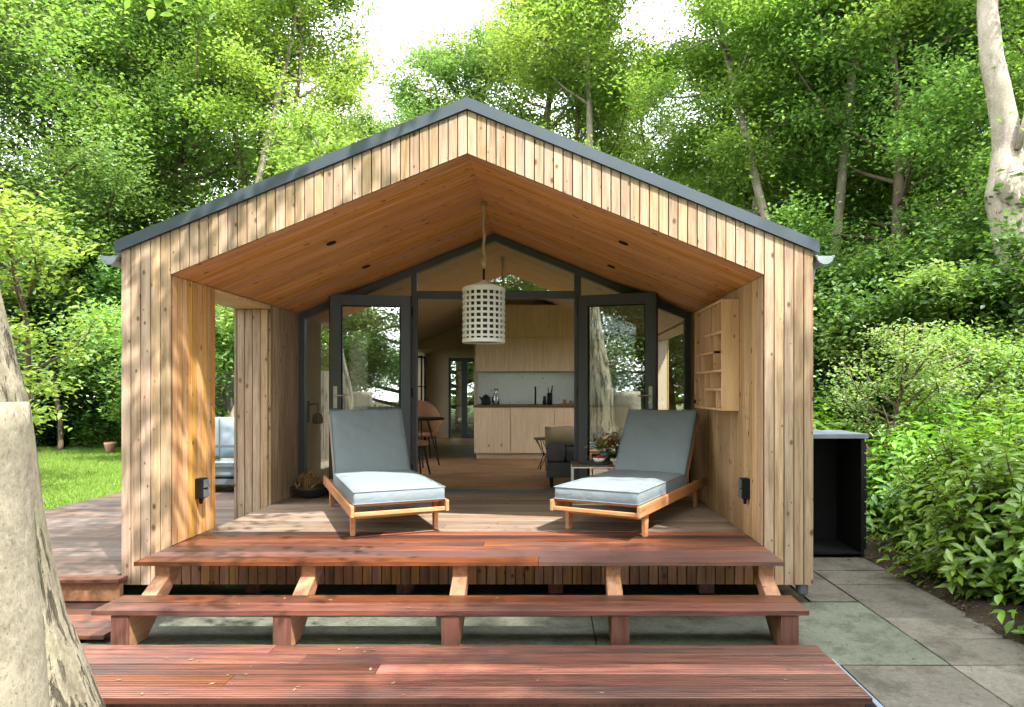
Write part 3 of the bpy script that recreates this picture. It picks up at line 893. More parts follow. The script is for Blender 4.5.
# ------------------------------------------------------------------ porch furniture
def lounger(label, loc, rz):
    L = thing('sun_lounger', label, 'sun lounger', loc, rz, 'sun loungers on the porch')
    hw = .37
    for s_ in (-1, 1):
        mb = MB(); mb.box(s_ * hw - .014, s_ * hw + .014, 0, 2.02, .185, .275); mb.build('side_rail', M['teak'], L, bevel=.006)
    for s_ in (-1, 1):
        for yy in (.25, 1.73):
            mb = MB()
            x_ = s_ * (hw - .036)
            mb.hexa([(x_ - .016, yy - .028, 0), (x_ + .016, yy - .028, 0), (x_ + .016, yy + .028, 0), (x_ - .016, yy + .028, 0),
                     (x_ - .02, yy - .045, .262), (x_ + .02, yy - .045, .262), (x_ + .02, yy + .045, .262), (x_ - .02, yy + .045, .262)])
            mb.build('leg', M['teak'], L, bevel=.004)
    for yy, z0, z1 in ((.23, .135, .185), (1.75, .10, .15)):
        mb = MB(); mb.box(-hw + .055, hw - .055, yy - .012, yy + .012, z0, z1); mb.build('apron', M['teakx'], L, bevel=.003)
    mb = MB(); mb.box(-hw + .0145, hw - .0145, .012, .034, .19, .222); mb.build('end_bar', M['teakx'], L, bevel=.005)
    mb = MB()
    for i in range(15):
        yy = .055 + i * .088
        mb.box(-hw + .015, hw - .015, yy, yy + .062, .258, .274)
    mb.build('slats', M['teakx'], L, bevel=.003)
    # backrest
    a = R(54); hy, hz = 1.34, .275
    bk = bpy.data.objects.new('backrest', None); COL.objects.link(bk); bk.parent = L
    bk.location = (0, hy, hz); bk.rotation_euler = (a, 0, 0)
    mb = MB()
    for s_ in (-1, 1): mb.box(s_ * .337 - .015, s_ * .337 + .015, 0, .78, -.026, .02)
    for i in range(8): mb.box(-.321, .321, .03 + i * .09, .09 + i * .09, 0, .018)
    mb.build('backrest_frame', M['teak'], bk, bevel=.003)
    def cushion(name, w, l, th, par, y0_, z0_):
        nx, ny = 14, 22
        V, Fc = [], []
        def idx(side, i, j): return side * (nx + 1) * (ny + 1) + j * (nx + 1) + i
        for side in (0, 1):
            for j in range(ny + 1):
                for i in range(nx + 1):
                    u, q = i / nx * 2 - 1, j / ny * 2 - 1
                    e = max(abs(u), abs(q))
                    puff = (1 - abs(u) ** 6) * (1 - abs(q) ** 8)
                    z = (.5 + .5 * puff * .22 + .39) * th if side else .02 * th * 0
                    if side: z = th * (.86 + .16 * puff) + .003 * math.sin(u * 9 + q * 13)
                    V.append((u * w / 2, y0_ + (q + 1) / 2 * l, z0_ + z))
        for j in range(ny):
            for i in range(nx):
                Fc.append((idx(1, i, j), idx(1, i + 1, j), idx(1, i + 1, j + 1), idx(1, i, j + 1)))
                Fc.append((idx(0, i, j + 1), idx(0, i + 1, j + 1), idx(0, i + 1, j), idx(0, i, j)))
        for i in range(nx):
            Fc.append((idx(0, i, 0), idx(0, i + 1, 0), idx(1, i + 1, 0), idx(1, i, 0)))
            Fc.append((idx(0, i + 1, ny), idx(0, i, ny), idx(1, i, ny), idx(1, i + 1, ny)))
        for j in range(ny):
            Fc.append((idx(0, 0, j + 1), idx(0, 0, j), idx(1, 0, j), idx(1, 0, j + 1)))
            Fc.append((idx(0, nx, j), idx(0, nx, j + 1), idx(1, nx, j + 1), idx(1, nx, j)))
        mb = MB(); mb.add(V, Fc)
        c = mb.build(name, M['cush'], par, bevel=.014, smooth=True)
        pm = MB()
        for zz in (.86 * th, .06 * th):
            ring = [(-w / 2, y0_), (w / 2, y0_), (w / 2, y0_ + l), (-w / 2, y0_ + l), (-w / 2, y0_)]
            pm.tube([(x_, y_, z0_ + zz) for x_, y_ in ring], .0048, 6)
        pm.build('piping', M['cush'], c)
        return c
    cushion('seat_cushion', .715, 1.335, .115, L, .03, .276)
    cushion('back_cushion', .70, .735, .095, bk, .035, .02)
    for s_ in (-1, 1):
        mb = MB(); mb.beam((s_ * .27, 1.66, .235), (s_ * .27, 1.66, .62), .018, .034, (1, 0, 0)); mb.build('prop', M['teak'], L)
    return L
def place(mid, ang):
    d = Vector((math.sin(R(ang)), math.cos(R(ang))))
    return (mid[0] - .25 * d.x, mid[1] - .25 * d.y, F + .001), -R(ang)
lc, la = place((-1.245, .49), -24)
lounger('blue grey sun lounger in front of the left door, angled to the left', lc, la)
lc, la = place((.469, .48), 27.5)
lounger('blue grey sun lounger beside the white side table, angled to the right', lc, la)

# wall shelf box on the right wall
sh = thing('wall_shelf', 'pale pine cubbyhole shelf box hung on the right porch wall', 'wall shelf', (OR_, .654, 1.436))
sw, shh, sdp = 1.046, .938, .148
def side_x(mb, y0_, y1_, z0_, z1_, x0_=-sdp, x1_=-.002): mb.box(x0_, x1_, y0_, y1_, z0_, z1_)
mb = MB(); side_x(mb, 0, .02, 0, shh); mb.build('side_panel', M['shelfwood'], sh, bevel=.002)
mb = MB(); side_x(mb, sw - .02, sw, 0, shh); mb.build('side_panel', M['shelfwood'], sh, bevel=.002)
mb = MB(); side_x(mb, .021, sw - .021, shh - .02, shh); mb.build('top_panel', M['shelfwood'], sh, bevel=.002)
mb = MB(); side_x(mb, .021, sw - .021, 0, .02); mb.build('bottom_panel', M['shelfwood'], sh, bevel=.002)
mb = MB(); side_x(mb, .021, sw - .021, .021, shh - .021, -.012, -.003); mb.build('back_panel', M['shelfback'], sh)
dx0, dx1 = -sdp + .006, -.013
for za, ya, yb in ((.17, .021, .62), (.33, .021, sw - .021), (.50, .30, sw - .021), (.66, .021, .62)):
    mb = MB(); mb.box(dx0, dx1, ya, yb, za, za + .02); mb.build('shelf_board', M['shelfwood'], sh)
for (ya, za, zb) in ((.20, .021, .17), (.40, .19, .33), (.62, .021, .33), (.84, .021, .33), (.30, .35, .66), (.50, .52, .66), (.62, .52, .917), (.76, .35, .50), (.80, .52, .917), (.16, .68, .917), (.32, .68, .917), (.47, .68, .917), (.92, .35, .50)):
    mb = MB(); mb.box(dx0 + .001, dx1, ya, ya + .02, za, zb); mb.build('divider', M['shelfwood'], sh)
sm = MB(); sm.tube([(-sdp - .012, 1.0, .06), (-sdp, 1.0, .06)], .02, 10); sm.build('knob', M['black'], sh)

# pendant lamp
PX, PYy = RX, 1.29
lamp = thing('pendant_lamp', 'cylindrical openwork pale basket lamp hanging by jute rope under the porch ridge', 'pendant lamp', (PX, PYy, 2.05))
mb = MB()
zt = zin(RX) - 2.05
pts = [(.006 * math.sin(i * 1.3), .005 * math.cos(i * 1.7), zt - .06 - i * (zt - .06 - .74) / 12) for i in range(13)]
mb.tube(pts, .014, 8)
mb.tube([(0, 0, zt - .004), (0, 0, zt - .1)], [.03, .022], 8)
mb.tube([(0, 0, .80), (0.004, 0, .74), (0, 0, .69)], [.02, .036, .018], 8)
mb.build('rope', M['rope'], lamp, smooth=True)
mb = MB(); mb.tube([(0, 0, .70), (0, 0, .40)], .010, 8); mb.lathe([(.022, .40), (.03, .36), (.03, .30), (.02, .28)], 12)
mb.build('cord', M['black'], lamp)
mb = MB()
rr, hh = .195, .50
nv, nh = 20, 9
for k in range(nv):
    a = 2 * math.pi * k / nv
    da = .052
    q = [(math.cos(a - da) * rr, math.sin(a - da) * rr), (math.cos(a + da) * rr, math.sin(a + da) * rr), (math.cos(a + da) * (rr - .012), math.sin(a + da) * (rr - .012)), (math.cos(a - da) * (rr - .012), math.sin(a - da) * (rr - .012))]
    mb.prism(q, 'z', 0.01, hh)
for k in range(nh + 1):
    z0_ = k * (hh - .03) / nh
    w_ = .034 if k in (0, nh) else .02
    ro = rr + .004
    prof = [(ro, z0_), (ro, z0_ + w_), (ro - .016, z0_ + w_), (ro - .016, z0_), (ro, z0_)]
    b = len(mb.v); n = 40
    for r_, z_ in prof[:4]:
        for j in range(n):
            a = 2 * math.pi * j / n
            mb.v.append((r_ * math.cos(a), r_ * math.sin(a), z_))
    for i in range(4):
        for j in range(n):
            j2 = (j + 1) % n; i2 = (i + 1) % 4
            mb.f.append((b + i * n + j, b + i * n + j2, b + i2 * n + j2, b + i2 * n + j)); mb.mi.append(0)
mb.build('shade', M['shade'], lamp)
mb = MB()
mb.tube([(0, 0, .012), (0, 0, hh - .01)], rr - .03, 32)
mb.build('inner_tube', plain('dark grey lining', (.045, .047, .05), .8), lamp, smooth=False)
mb = MB()
mb.lathe([(rr - .002, hh + .001), (rr * .98, hh + .012), (rr * .5, hh + .045), (.03, hh + .07), (.012, hh + .085)], 32)
mb.build('shade_cap', M['shade'], lamp, smooth=True)

# recessed spots
def spot(x, y, label):
    nv_ = Vector((-SL if x < RX else SL, 0, 0)) * 0
    o = thing('recessed_spotlight', label, 'spotlight', (x, y, zin(x) - .001), 0, 'recessed spotlights in the porch ceiling')
    o.rotation_euler = (0, math.atan(-SL if x < RX else SL), 0)
    mb = MB(); mb.lathe([(.034, 0), (.044, -.004), (.044, .006), (.034, .006)], 20); mb.build('trim_ring', M['black'], o)
    mb = MB(); mb.lathe([(.033, -.001), (.033, .004)], 20); mb.build('lens', M['black'], o)
spot(-1.84, .73, 'small round recessed spotlight in the left ceiling slope, nearer the front')
spot(-1.84, 1.83, 'small round recessed spotlight in the left ceiling slope, nearer the glazing')
spot(.64, .73, 'small round recessed spotlight in the right ceiling slope, nearer the front')
spot(.64, 1.83, 'small round recessed spotlight in the right ceiling slope, nearer the glazing')

# black wall boxes
def wallbox(x, y, z, s_, label):
    o = thing('outdoor_socket', label, 'socket', (x, y, z), 0, 'black outdoor sockets on the porch walls')
    mb = MB(); mb.box(min(0, s_ * .065), max(0, s_ * .065), -.042, .042, -.08, .08); mb.build('housing', M['black'], o, bevel=.006)
    mb = MB()
    for zz in (-.072, .004):
        mb.hexa([(s_ * .066, -.036, zz), (s_ * .066, .036, zz), (s_ * .066, .036, zz + .066), (s_ * .066, -.036, zz + .066),
                 (s_ * .082, -.034, zz + .004), (s_ * .082, .034, zz + .004), (s_ * .072, .034, zz + .064), (s_ * .072, -.034, zz + .064)])
    mb.build('flap', M['pipe'], o, bevel=.002)
    mb = MB(); mb.tube([(s_ * .03, 0, -.08), (s_ * .03, 0, -.125)], [.018, .012], 10); mb.build('plug', M['black'], o)
wallbox(OL + .001, .385, .83, 1, 'black double socket box on the sunlit left pillar')
wallbox(OR_ - .001, .385, .83, -1, 'black double socket box low on the shaded right porch wall')

# plant bowl by the rear pillar
def leaf_tpl(kind):
    if kind == 'kite':
        return np.array([(0, -.5, 0), (-.5, 0.02, .09), (0, .5, -.05), (.5, .02, .09)]), [np.array([(0, 2, 1), (0, 3, 2)])]
    v_ = np.array([(0, -.5, 0), (-.36, -.22, .06), (-.44, .12, .05), (0, .5, -.12), (.44, .12, .05), (.36, -.22, .06), (0, -.2, -.02), (0, .14, -.03)])
    return v_, [np.array([(0, 6, 1), (0, 5, 6), (2, 7, 3), (7, 4, 3)]), np.array([(1, 6, 7, 2), (6, 5, 4, 7)])]
def leaves(P, N, D, L, Wd, kind='kite'):
    """P positions, N normals, D length directions (n,3); L, Wd sizes (n,)"""
    tv, tf = leaf_tpl(kind)
    N = N / np.linalg.norm(N, axis=1, keepdims=True)
    D = D - N * np.sum(D * N, 1, keepdims=True); D = D / np.linalg.norm(D, axis=1, keepdims=True)
    S = np.cross(D, N)
    V = (P[:, None, :] + tv[None, :, 0, None] * (S * Wd[:, None])[:, None, :] + tv[None, :, 1, None] * (D * L[:, None])[:, None, :]
         + tv[None, :, 2, None] * (N * L[:, None])[:, None, :])
    k = len(tv); base = (np.arange(len(P)) * k)[:, None, None]
    Fs = [(f[None] + base).reshape(-1, f.shape[1]) for f in tf]
    return V.reshape(-1, 3), Fs
def scatter_leaves(P, rg_, L, ratio=.55, up=.8, kind='kite', droop=.3):
    n = len(P)
    N = rg_.normal(0, 1, (n, 3)) * .6; N[:, 2] = np.abs(N[:, 2]) + up
    D = rg_.normal(0, 1, (n, 3)); D[:, 2] -= droop
    Ls = L * rg_.uniform(.6, 1.25, n)
    return leaves(P, N, D, Ls, Ls * ratio, kind)
def leaf_obj(name, P, rg_, L, mat, parent, ratio=.55, up=.8, kind='kite', droop=.3):
    V, Fs = scatter_leaves(np.asarray(P), rg_, L, ratio, up, kind, droop)
    return big_mesh(name, V, Fs, mat, parent)

pb = thing('plant_bowl', 'shallow dark bowl of dried brown succulents beside the rear pillar', 'planter', (-2.56, 2.28, F))
mb = MB(); mb.lathe([(.10, .0), (.14, .03), (.205, .10), (.21, .115), (.19, .112), (.12, .06), (.02, .055)], 28); mb.build('bowl', M['bowl'], pb, smooth=True)
mb = MB()
for i in range(60):
    a, r_ = rnd.uniform(0, 6.28), rnd.uniform(0, .17)
    x_, y_ = r_ * math.cos(a), r_ * math.sin(a); h_ = rnd.uniform(.05, .17) * (1.2 - r_ * 3)
    tx, ty = rnd.uniform(-.03, .03), rnd.uniform(-.03, .03)
    mb.tube([(x_, y_, .07), (x_ + tx, y_ + ty, .08 + h_)], [.004, .003], 5)
    mb.lathe([(.004, 0), (.014, .008), (.012, .02), (.003, .028)], 7, (x_ + tx, y_ + ty, .075 + h_))
mb.build('succulents', M['dry'], pb)
pb2 = thing('potted_herb', 'grey leaved herb in a small dark pot left of the left door', 'potted plant', (-2.22, 2.33, F))
mb = MB(); mb.lathe([(.06, 0), (.075, .10), (.08, .13), (.068, .128), (.02, .11)], 20); mb.build('pot', M['bowl'], pb2, smooth=True)
rg1 = np.random.default_rng(8)
P = rg1.normal(0, 1, (260, 3)) * (.06, .06, .045) + (0, 0, .19)
leaf_obj('foliage', P, rg1, .045, leaf_mat('grey herb leaves', (.09, .11, .075), (.2, .23, .16), .3), pb2, .4)

# side table, plate, bowl and flowers beside the right lounger
tb = thing('side_table', 'low white framed side table with wooden top behind the right lounger', 'side table', (.45, 1.93, F + .001))
mb = MB(); mb.box(-.21, .21, -.19, .19, .385, .405); mb.build('table_top', M['counter'], tb, bevel=.003)
mb = MB()
for s_ in (-1, 1):
    mb.tube([(-.20, s_ * .18, .378), (-.20, s_ * .18, .008), (.20, s_ * .18, .008)], .0085, 6)
mb.tube([(-.2, -.18, .378), (-.2, .18, .378)], .0085, 6); mb.tube([(.2, -.18, .008), (.2, .18, .008)], .0085, 6)
for s_ in (-1, 1): mb.tube([(-.2, s_ * .18, .378), (.2, s_ * .18, .378)], .0085, 6)
mb.build('table_frame', M['white'], tb)
tr = thing('round_tray', 'thin dark round tray on the side table', 'tray', (.49, 1.90, F + .4065))
mb = MB(); mb.lathe([(.13, 0), (.17, .004), (.175, .016), (.165, .014), (.02, .007)], 28); mb.build('dish', M['bowl'], tr, smooth=True)
fb = thing('fruit_bowl', 'small white bowl of red tomatoes on the tray', 'bowl', (.52, 1.86, F + .416))
mb = MB(); mb.lathe([(.03, 0), (.055, .02), (.068, .05), (.064, .05), (.05, .024), (.01, .012)], 24); mb.build('bowl', M['ceramic'], fb, smooth=True)
for i in range(11):
    a = i * 2.4; r_ = .045 * math.sqrt((i + .3) / 11)
    mb = MB(); q = .016
    mb.lathe([(.002, -q), (q * .7, -q * .75), (q, 0), (q * .75, q * .7), (.002, q)], 10, (r_ * math.cos(a), r_ * math.sin(a), .045 + .022 * (1 - r_ / .045)))
    mb.build('tomato', M['red'], fb, smooth=True)
fp = thing('flower_pot', 'dark pot of red and yellow flowers at the back of the side table', 'potted plant', (.62, 2.05, F + .4065))
fp.location = (.60, 2.06, F + .4065)
mb = MB(); mb.lathe([(.045, 0), (.06, .07), (.064, .10), (.055, .098), (.02, .085)], 20); mb.build('pot', M['pipe'], fp, smooth=True)
P = rg1.normal(0, 1, (300, 3)) * (.075, .06, .05) + (0, 0, .17)
leaf_obj('foliage', P, rg1, .05, M['leafA'], fp, .5)
for nm, mt, cnt in (('red_blossoms', M['red'], 26), ('yellow_blossoms', plain('yellow petals', (.65, .42, .03), .6), 16)):
    mb = MB()
    for i in range(cnt):
        c_ = (rnd.gauss(0, .075), rnd.gauss(0, .06), .20 + rnd.gauss(0, .035))
        mb.lathe([(.003, -.008), (.015, 0), (.012, .008), (.003, .010)], 7, c_)
    mb.build(nm, mt, fp)

# ------------------------------------------------------------------ terrace sofa seen through the passage
ts = thing('terrace_sofa', 'outdoor sofa with pale blue cushions and grey metal frame on the side terrace', 'sofa', (-4.35, 4.35, .241))
mb = MB()
for x_ in (-.9, -.3, .3, .9): mb.beam((x_, -.4, 0), (x_, -.4, .62), .035, .035)
for z_ in (.14, .38, .62): mb.beam((-.9, -.4, z_), (.9, -.4, z_), .035, .035, (0, 1, 0))
for x_ in (-.9, .9): mb.beam((x_, -.4, .14), (x_, .4, .14), .035, .035); mb.beam((x_, .4, 0), (x_, .4, .62), .035, .035)
mb.build('metal_frame', M['pipe'], ts)
def puff(name, x0_, x1_, y0_, y1_, z0_, z1_, par, mat, tufts=()):
    bmx = MB(); nx, nz = 12, 12
    V, Fc = [], []
    for side in (0, 1):
        for j in range(nz + 1):
            for i in range(nx + 1):
                u, q = i / nx * 2 - 1, j / nz * 2 - 1
                e = (1 - abs(u) ** 4) * (1 - abs(q) ** 4)
                for (tu, tq) in tufts: e -= .45 * math.exp(-((u - tu) ** 2 + (q - tq) ** 2) / .03)
                c_ = (y0_ + y1_) / 2; hd = (y1_ - y0_) / 2
                yv = c_ + (1 if side else -1) * hd * (.25 + .75 * e)
                V.append(((x0_ + x1_) / 2 + u * (x1_ - x0_) / 2, yv, (z0_ + z1_) / 2 + q * (z1_ - z0_) / 2))
    def ix(s_, i, j): return s_ * (nx + 1) * (nz + 1) + j * (nx + 1) + i
    for j in range(nz):
        for i in range(nx):
            Fc.append((ix(0, i, j), ix(0, i + 1, j), ix(0, i + 1, j + 1), ix(0, i, j + 1)))
            Fc.append((ix(1, i, j + 1), ix(1, i + 1, j + 1), ix(1, i + 1, j), ix(1, i, j)))
    for i in range(nx):
        Fc.append((ix(0, i, 0), ix(1, i, 0), ix(1, i + 1, 0), ix(0, i + 1, 0))); Fc.append((ix(0, i, nz), ix(0, i + 1, nz), ix(1, i + 1, nz), ix(1, i, nz)))
    for j in range(nz):
        Fc.append((ix(0, 0, j), ix(0, 0, j + 1), ix(1, 0, j + 1), ix(1, 0, j))); Fc.append((ix(0, nx, j), ix(1, nx, j), ix(1, nx, j + 1), ix(0, nx, j + 1)))
    bmx.add(V, Fc)
    return bmx.build(name, mat, par, smooth=True)
for k, x_ in enumerate((-.6, 0, .6)):
    puff('back_cushion', x_ - .295, x_ + .295, .10, .34, .40, .98, ts, M['cushlight'], ((0, 0), (-.5, .3), (.5, .3)))
    mb = MB(); mb.box(x_ - .295, x_ + .295, -.37, .25, .20, .37); mb.build('seat_cushion', M['cushlight'], ts, bevel=.04, smooth=True)
mb = MB(); mb.box(-.9, .9, -.4, .4, .15, .18); mb.build('seat_base', M['pipe'], ts)

# ------------------------------------------------------------------ interior
kt = thing('kitchen_unit', 'birch fronted kitchen run with pale splashback at the back of the room', 'kitchen', (0, 0, 0))
KX0, KX1, KY = -1.23, 1.64, 6.22
mb = MB(); mb.box(KX0 + .03, KX1, KY + .06, YK - .004, F, F + .095); mb.build('plinth', M['ply'], kt)
mb = MB(); mb.box(KX0, KX1, KY + .02, YK - .004, F + .097, F + .86); mb.build('carcass', M['ply'], kt)
for a, b in ((-1.23, -.625), (-.62, .11)):
    mb = MB(); mb.box(a + .002, b - .002, KY - .002, KY + .018, F + .10, F + .855); mb.build('cupboard_door', M['kitchen'], kt, bevel=.002)
for za, zb in ((.10, .34), (.345, .60), (.605, .855)):
    mb = MB(); mb.box(.115, .88, KY - .002, KY + .018, F + za, F + zb); mb.build('drawer_front', M['kitchen'], kt, bevel=.002)
mb = MB(); mb.box(KX0 - .01, KX1, KY - .02, YK - .004, F + .862, F + .895); mb.build('countertop', M['counter'], kt, bevel=.003)
mb = MB(); mb.box(KX0, KX1, YK - .02, YK - .006, F + .90, 1.915); mb.build('splashback', M['splash'], kt)
mb = MB(); mb.box(KX0 + .03, KX1, YK - .36, YK - .005, 1.92, zin(KX0) - .05); mb.build('wall_cupboard', M['ply'], kt)
xs = (-1.23, -.60, .0, .62, 1.24)
for a, b in zip(xs, xs[1:]):
    for za, zb in ((1.92, 2.50), (2.505, zin(KX0) - .06)):
        mb = MB(); mb.box(a + .002, b - .002, YK - .38, YK - .362, za, zb); mb.build('cupboard_door', M['kitchen'], kt, bevel=.002)
mb = MB(); mb.tube([(-.22, KY + .5, F + .89), (-.22, KY + .5, F + 1.16), (-.22, KY + .44, F + 1.2), (-.22, KY + .3, F + 1.18)], .014, 8); mb.build('tap', M['black'], kt, smooth=True)
CT = F + .896
def turned(name, label, cat, x, y, z, prof, mat, part, sm=True):
    o = thing(name, label, cat, (x, y, z))
    mb = MB(); mb.lathe(prof, 20); mb.build(part, mat, o, smooth=sm)
    return o
k = turned('kettle', 'black kettle at the left end of the kitchen counter', 'kettle', -1.06, KY + .3, CT, [(.07, 0), (.078, .02), (.07, .11), (.05, .15), (.02, .165), (.012, .18)], M['black'], 'body')
mb = MB(); mb.tube([(.06, 0, .12), (.11, 0, .13), (.11, 0, .05), (.07, 0, .03)], .009, 6); mb.build('handle', M['black'], k, smooth=True)
mb = MB(); mb.tube([(-.06, 0, .08), (-.11, 0, .14)], [.018, .01], 8); mb.build('spout', M['black'], k, smooth=True)
k = turned('glass_carafe', 'clear glass carafe beside the black kettle', 'carafe', -.89, KY + .34, CT + .006, [(.055, 0), (.06, .1), (.04, .17), (.025, .22), (.035, .27)], M['clearglass'], 'vessel')
turned('serving_board', 'small dark board under the glass carafe', 'board', -.88, KY + .34, CT, [(.12, 0), (.12, .005)], M['counter'], 'board', False)
turned('pepper_mill', 'short dark bottle on the counter, left of the tall black one', 'bottle', -.06, KY + .3, CT, [(.03, 0), (.034, .06), (.022, .1), (.028, .13), (.01, .15)], M['black'], 'body')
k = turned('utensil_holder', 'tall black utensil pot with dark utensils on the counter', 'utensil pot', .03, KY + .3, CT, [(.045, 0), (.045, .2), (.04, .2), (.03, .02)], M['black'], 'pot')
mb = MB()
for i in range(5): mb.tube([(0, 0, .1), (rnd.uniform(-.05, .05), rnd.uniform(-.03, .03), rnd.uniform(.25, .34))], .008, 5)
mb.build('utensils', M['black'], k)
k = thing('wooden_tray', 'wooden tray with small jars near the right of the counter', 'tray', (.34, KY + .3, CT))
mb = MB(); mb.box(-.16, .16, -.1, .1, 0, .02); mb.build('base', M['rattan'], k, bevel=.004)
mb = MB(); mb.lathe([(.03, .021), (.03, .08), (.02, .09)], 12, (-.06, 0, 0)); mb.lathe([(.026, .021), (.03, .06), (.02, .07)], 12, (.05, .02, 0)); mb.build('jars', M['rattan'], k)

sf = thing('indoor_sofa', 'dark grey sofa with curved arm inside the open doors', 'sofa', (.78, 3.35, F))
mb = MB(); mb.box(-.80, .70, -.42, .42, .12, .30); mb.build('base', M['sofa'], sf, bevel=.02)
prof = [(-.42, .305), (.42, .305), (.42, .40), (.36, .42), (.22, .43), (.05, .455), (-.12, .50), (-.28, .505), (-.38, .47), (-.42, .41)]
mb = MB(); mb.prism(prof, 'x', -.80, -.58); mb.build('arm', M['sofa'], sf, bevel=.03, smooth=True)
mb = MB(); mb.box(-.57, .70, -.40, .42, .305, .42); mb.build('seat', M['sofa'], sf, bevel=.03, smooth=True)
mb = MB(); mb.box(-.80, .70, .425, .6, .12, .60); mb.build('back', M['sofa'], sf, bevel=.04, smooth=True)
for x_ in (-.74, .6):
    for y_ in (-.36, .36):
        mb = MB(); mb.tube([(x_, y_, 0), (x_, y_, .12)], [.015, .025], 8); mb.build('leg', M['black'], sf)
tw = thing('beige_throw', 'beige throw draped over the back of the grey sofa', 'throw', (.48, 3.86, F + .602))
mb = MB()
vs, fs = [], []
N_ = 10
for i in range(N_ + 1):
    u = i / N_
    for j, (yy, zz) in enumerate(((-.13, -.16), (-.12, .0), (-.07, .05), (0, .06), (.07, .05), (.115, 0), (.12, -.2))):
        vs.append((-.52 + 1.0 * u, yy, zz + .012 * math.sin(u * 17 + j) ))
for i in range(N_):
    for j in range(6):
        a = i * 7 + j
        fs.append((a, a + 1, a + 8, a + 7))
mb.add(vs, fs); o = mb.build('cloth', M['throw'], tw, smooth=True)
md = o.modifiers.new('thick', 'SOLIDIFY'); md.thickness = .012; md.offset = 1
wt = thing('wire_table', 'small round black wire side table behind the grey sofa', 'side table', (.02, 4.72, F))
mb = MB(); mb.lathe([(.22, .44), (.225, .45), (.225, .46), (.2, .462)], 28); mb.build('table_top', M['counter'], wt)
mb = MB()
for i in range(10):
    a = i * .628
    mb.tube([(.17 * math.cos(a), .17 * math.sin(a), .006), (.09 * math.cos(a + .5), .09 * math.sin(a + .5), .22), (.2 * math.cos(a + .9), .2 * math.sin(a + .9), .44)], .006, 5)
mb.build('wire_base', M['black'], wt)
for i, (x_, y_, lb) in enumerate(((-.02, -.05, 'empty drinking glass on the wire table, the left one'), (.10, -.02, 'empty drinking glass on the wire table, the right one'))):
    o = thing('drinking_glass', lb, 'glass', (.02 + x_, 4.72 + y_, F + .4625), 0, 'glasses on the wire table')
    mb = MB(); mb.lathe([(.03, 0), (.036, .10), (.033, .10), (.027, .008)], 16); mb.build('tumbler', M['clearglass'], o, smooth=True)
rc = thing('rattan_chair', 'brown rattan chair with rounded back by the left interior wall', 'chair', (-2.05, 6.1, F), R(-60))
mb = MB(); mb.lathe([(.26, .40), (.28, .43), (.25, .455), (.02, .45)], 24); mb.build('seat', M['rattan'], rc)
mb = MB()
vs, fs = [], []
for ri in range(2):
    for i in range(17):
        a = R(180 + (i - 8) * 13)
        for k in range(7):
            top = .46 + (.52 - .0055 * (i - 8) ** 2) * k / 6
            r_ = .25 + .06 * k / 6 - .016 * ri
            vs.append((r_ * math.cos(a), r_ * math.sin(a), top))
for ri in range(2):
    for i in range(16):
        for k in range(6):
            b_ = ri * 119 + i * 7 + k
            fs.append((b_, b_ + 1, b_ + 8, b_ + 7))
for i in range(16):
    b_ = i * 7 + 6; fs.append((b_, b_ + 7, b_ + 126, b_ + 119))
for k in range(6):
    fs.append((k, k + 1, k + 120, k + 119)); b_ = 112 + k; fs.append((b_, b_ + 1, b_ + 120, b_ + 119))
mb.add(vs, fs)
mb.build('backrest', M['rattan'], rc)
for a in (45, 135, 225, 315):
    mb = MB(); mb.tube([(.2 * math.cos(R(a)), .2 * math.sin(R(a)), .41), (.27 * math.cos(R(a)), .27 * math.sin(R(a)), 0)], .014, 6); mb.build('leg', M['black'], rc)
dt = thing('round_table', 'dark round dining table on thin black legs by the left interior wall', 'table', (-1.95, 5.25, F))
mb = MB(); mb.lathe([(.37, .70), (.38, .715), (.37, .73), (.3, .732)], 32); mb.build('table_top', M['black'], dt)
for a in (20, 110, 200, 290):
    mb = MB(); mb.tube([(.12 * math.cos(R(a)), .12 * math.sin(R(a)), .70), (.3 * math.cos(R(a)), .3 * math.sin(R(a)), 0)], .014, 6); mb.build('leg', M['black'], dt)
stl = thing('wooden_stool', 'low stool with brown seat and dark legs just inside the left door', 'stool', (-1.78, 4.1, F))
mb = MB(); mb.lathe([(.14, .40), (.17, .42), (.17, .45), (.13, .465), (.02, .465)], 20); mb.build('seat', M['rattan'], stl, smooth=True)
for a in (30, 120, 210, 300):
    mb = MB(); mb.tube([(.1 * math.cos(R(a)), .1 * math.sin(R(a)), .41), (.2 * math.cos(R(a)), .2 * math.sin(R(a)), 0)], .014, 6); mb.build('leg', M['black'], stl)
rk = thing('metal_rack', 'tall thin black metal shelf rack against the left interior wall', 'rack', (-2.5, 6.9, F))
mb = MB()
for x_ in (-.3, .3):
    for y_ in (-.16, .16): mb.beam((x_, y_, 0), (x_, y_, 1.75), .025, .025)
mb.build('upright', M['black'], rk)
for z_ in (.12, .66, 1.2, 1.72):
    mb = MB(); mb.box(-.312, .312, -.172, .172, z_, z_ + .018); mb.build('shelf', M['black'], rk)
wl = thing('wall_lamp', 'black bracket lamp on the interior wall behind the left fixed pane', 'wall lamp', (IL, 3.0, 1.35))
mb = MB(); mb.box(0.001, .02, -.05, .05, -.13, .13); mb.build('plate', M['black'], wl, bevel=.003)
mb = MB(); mb.tube([(.02, 0, .08), (.13, 0, .10), (.13, 0, -.02)], .012, 8); mb.build('arm', M['black'], wl)
mb = MB(); mb.lathe([(.05, -.14), (.065, -.12), (.055, -.04), (.02, -.01)], 16, (.13, 0, 0)); mb.build('lamp_shade', M['black'], wl, smooth=True)

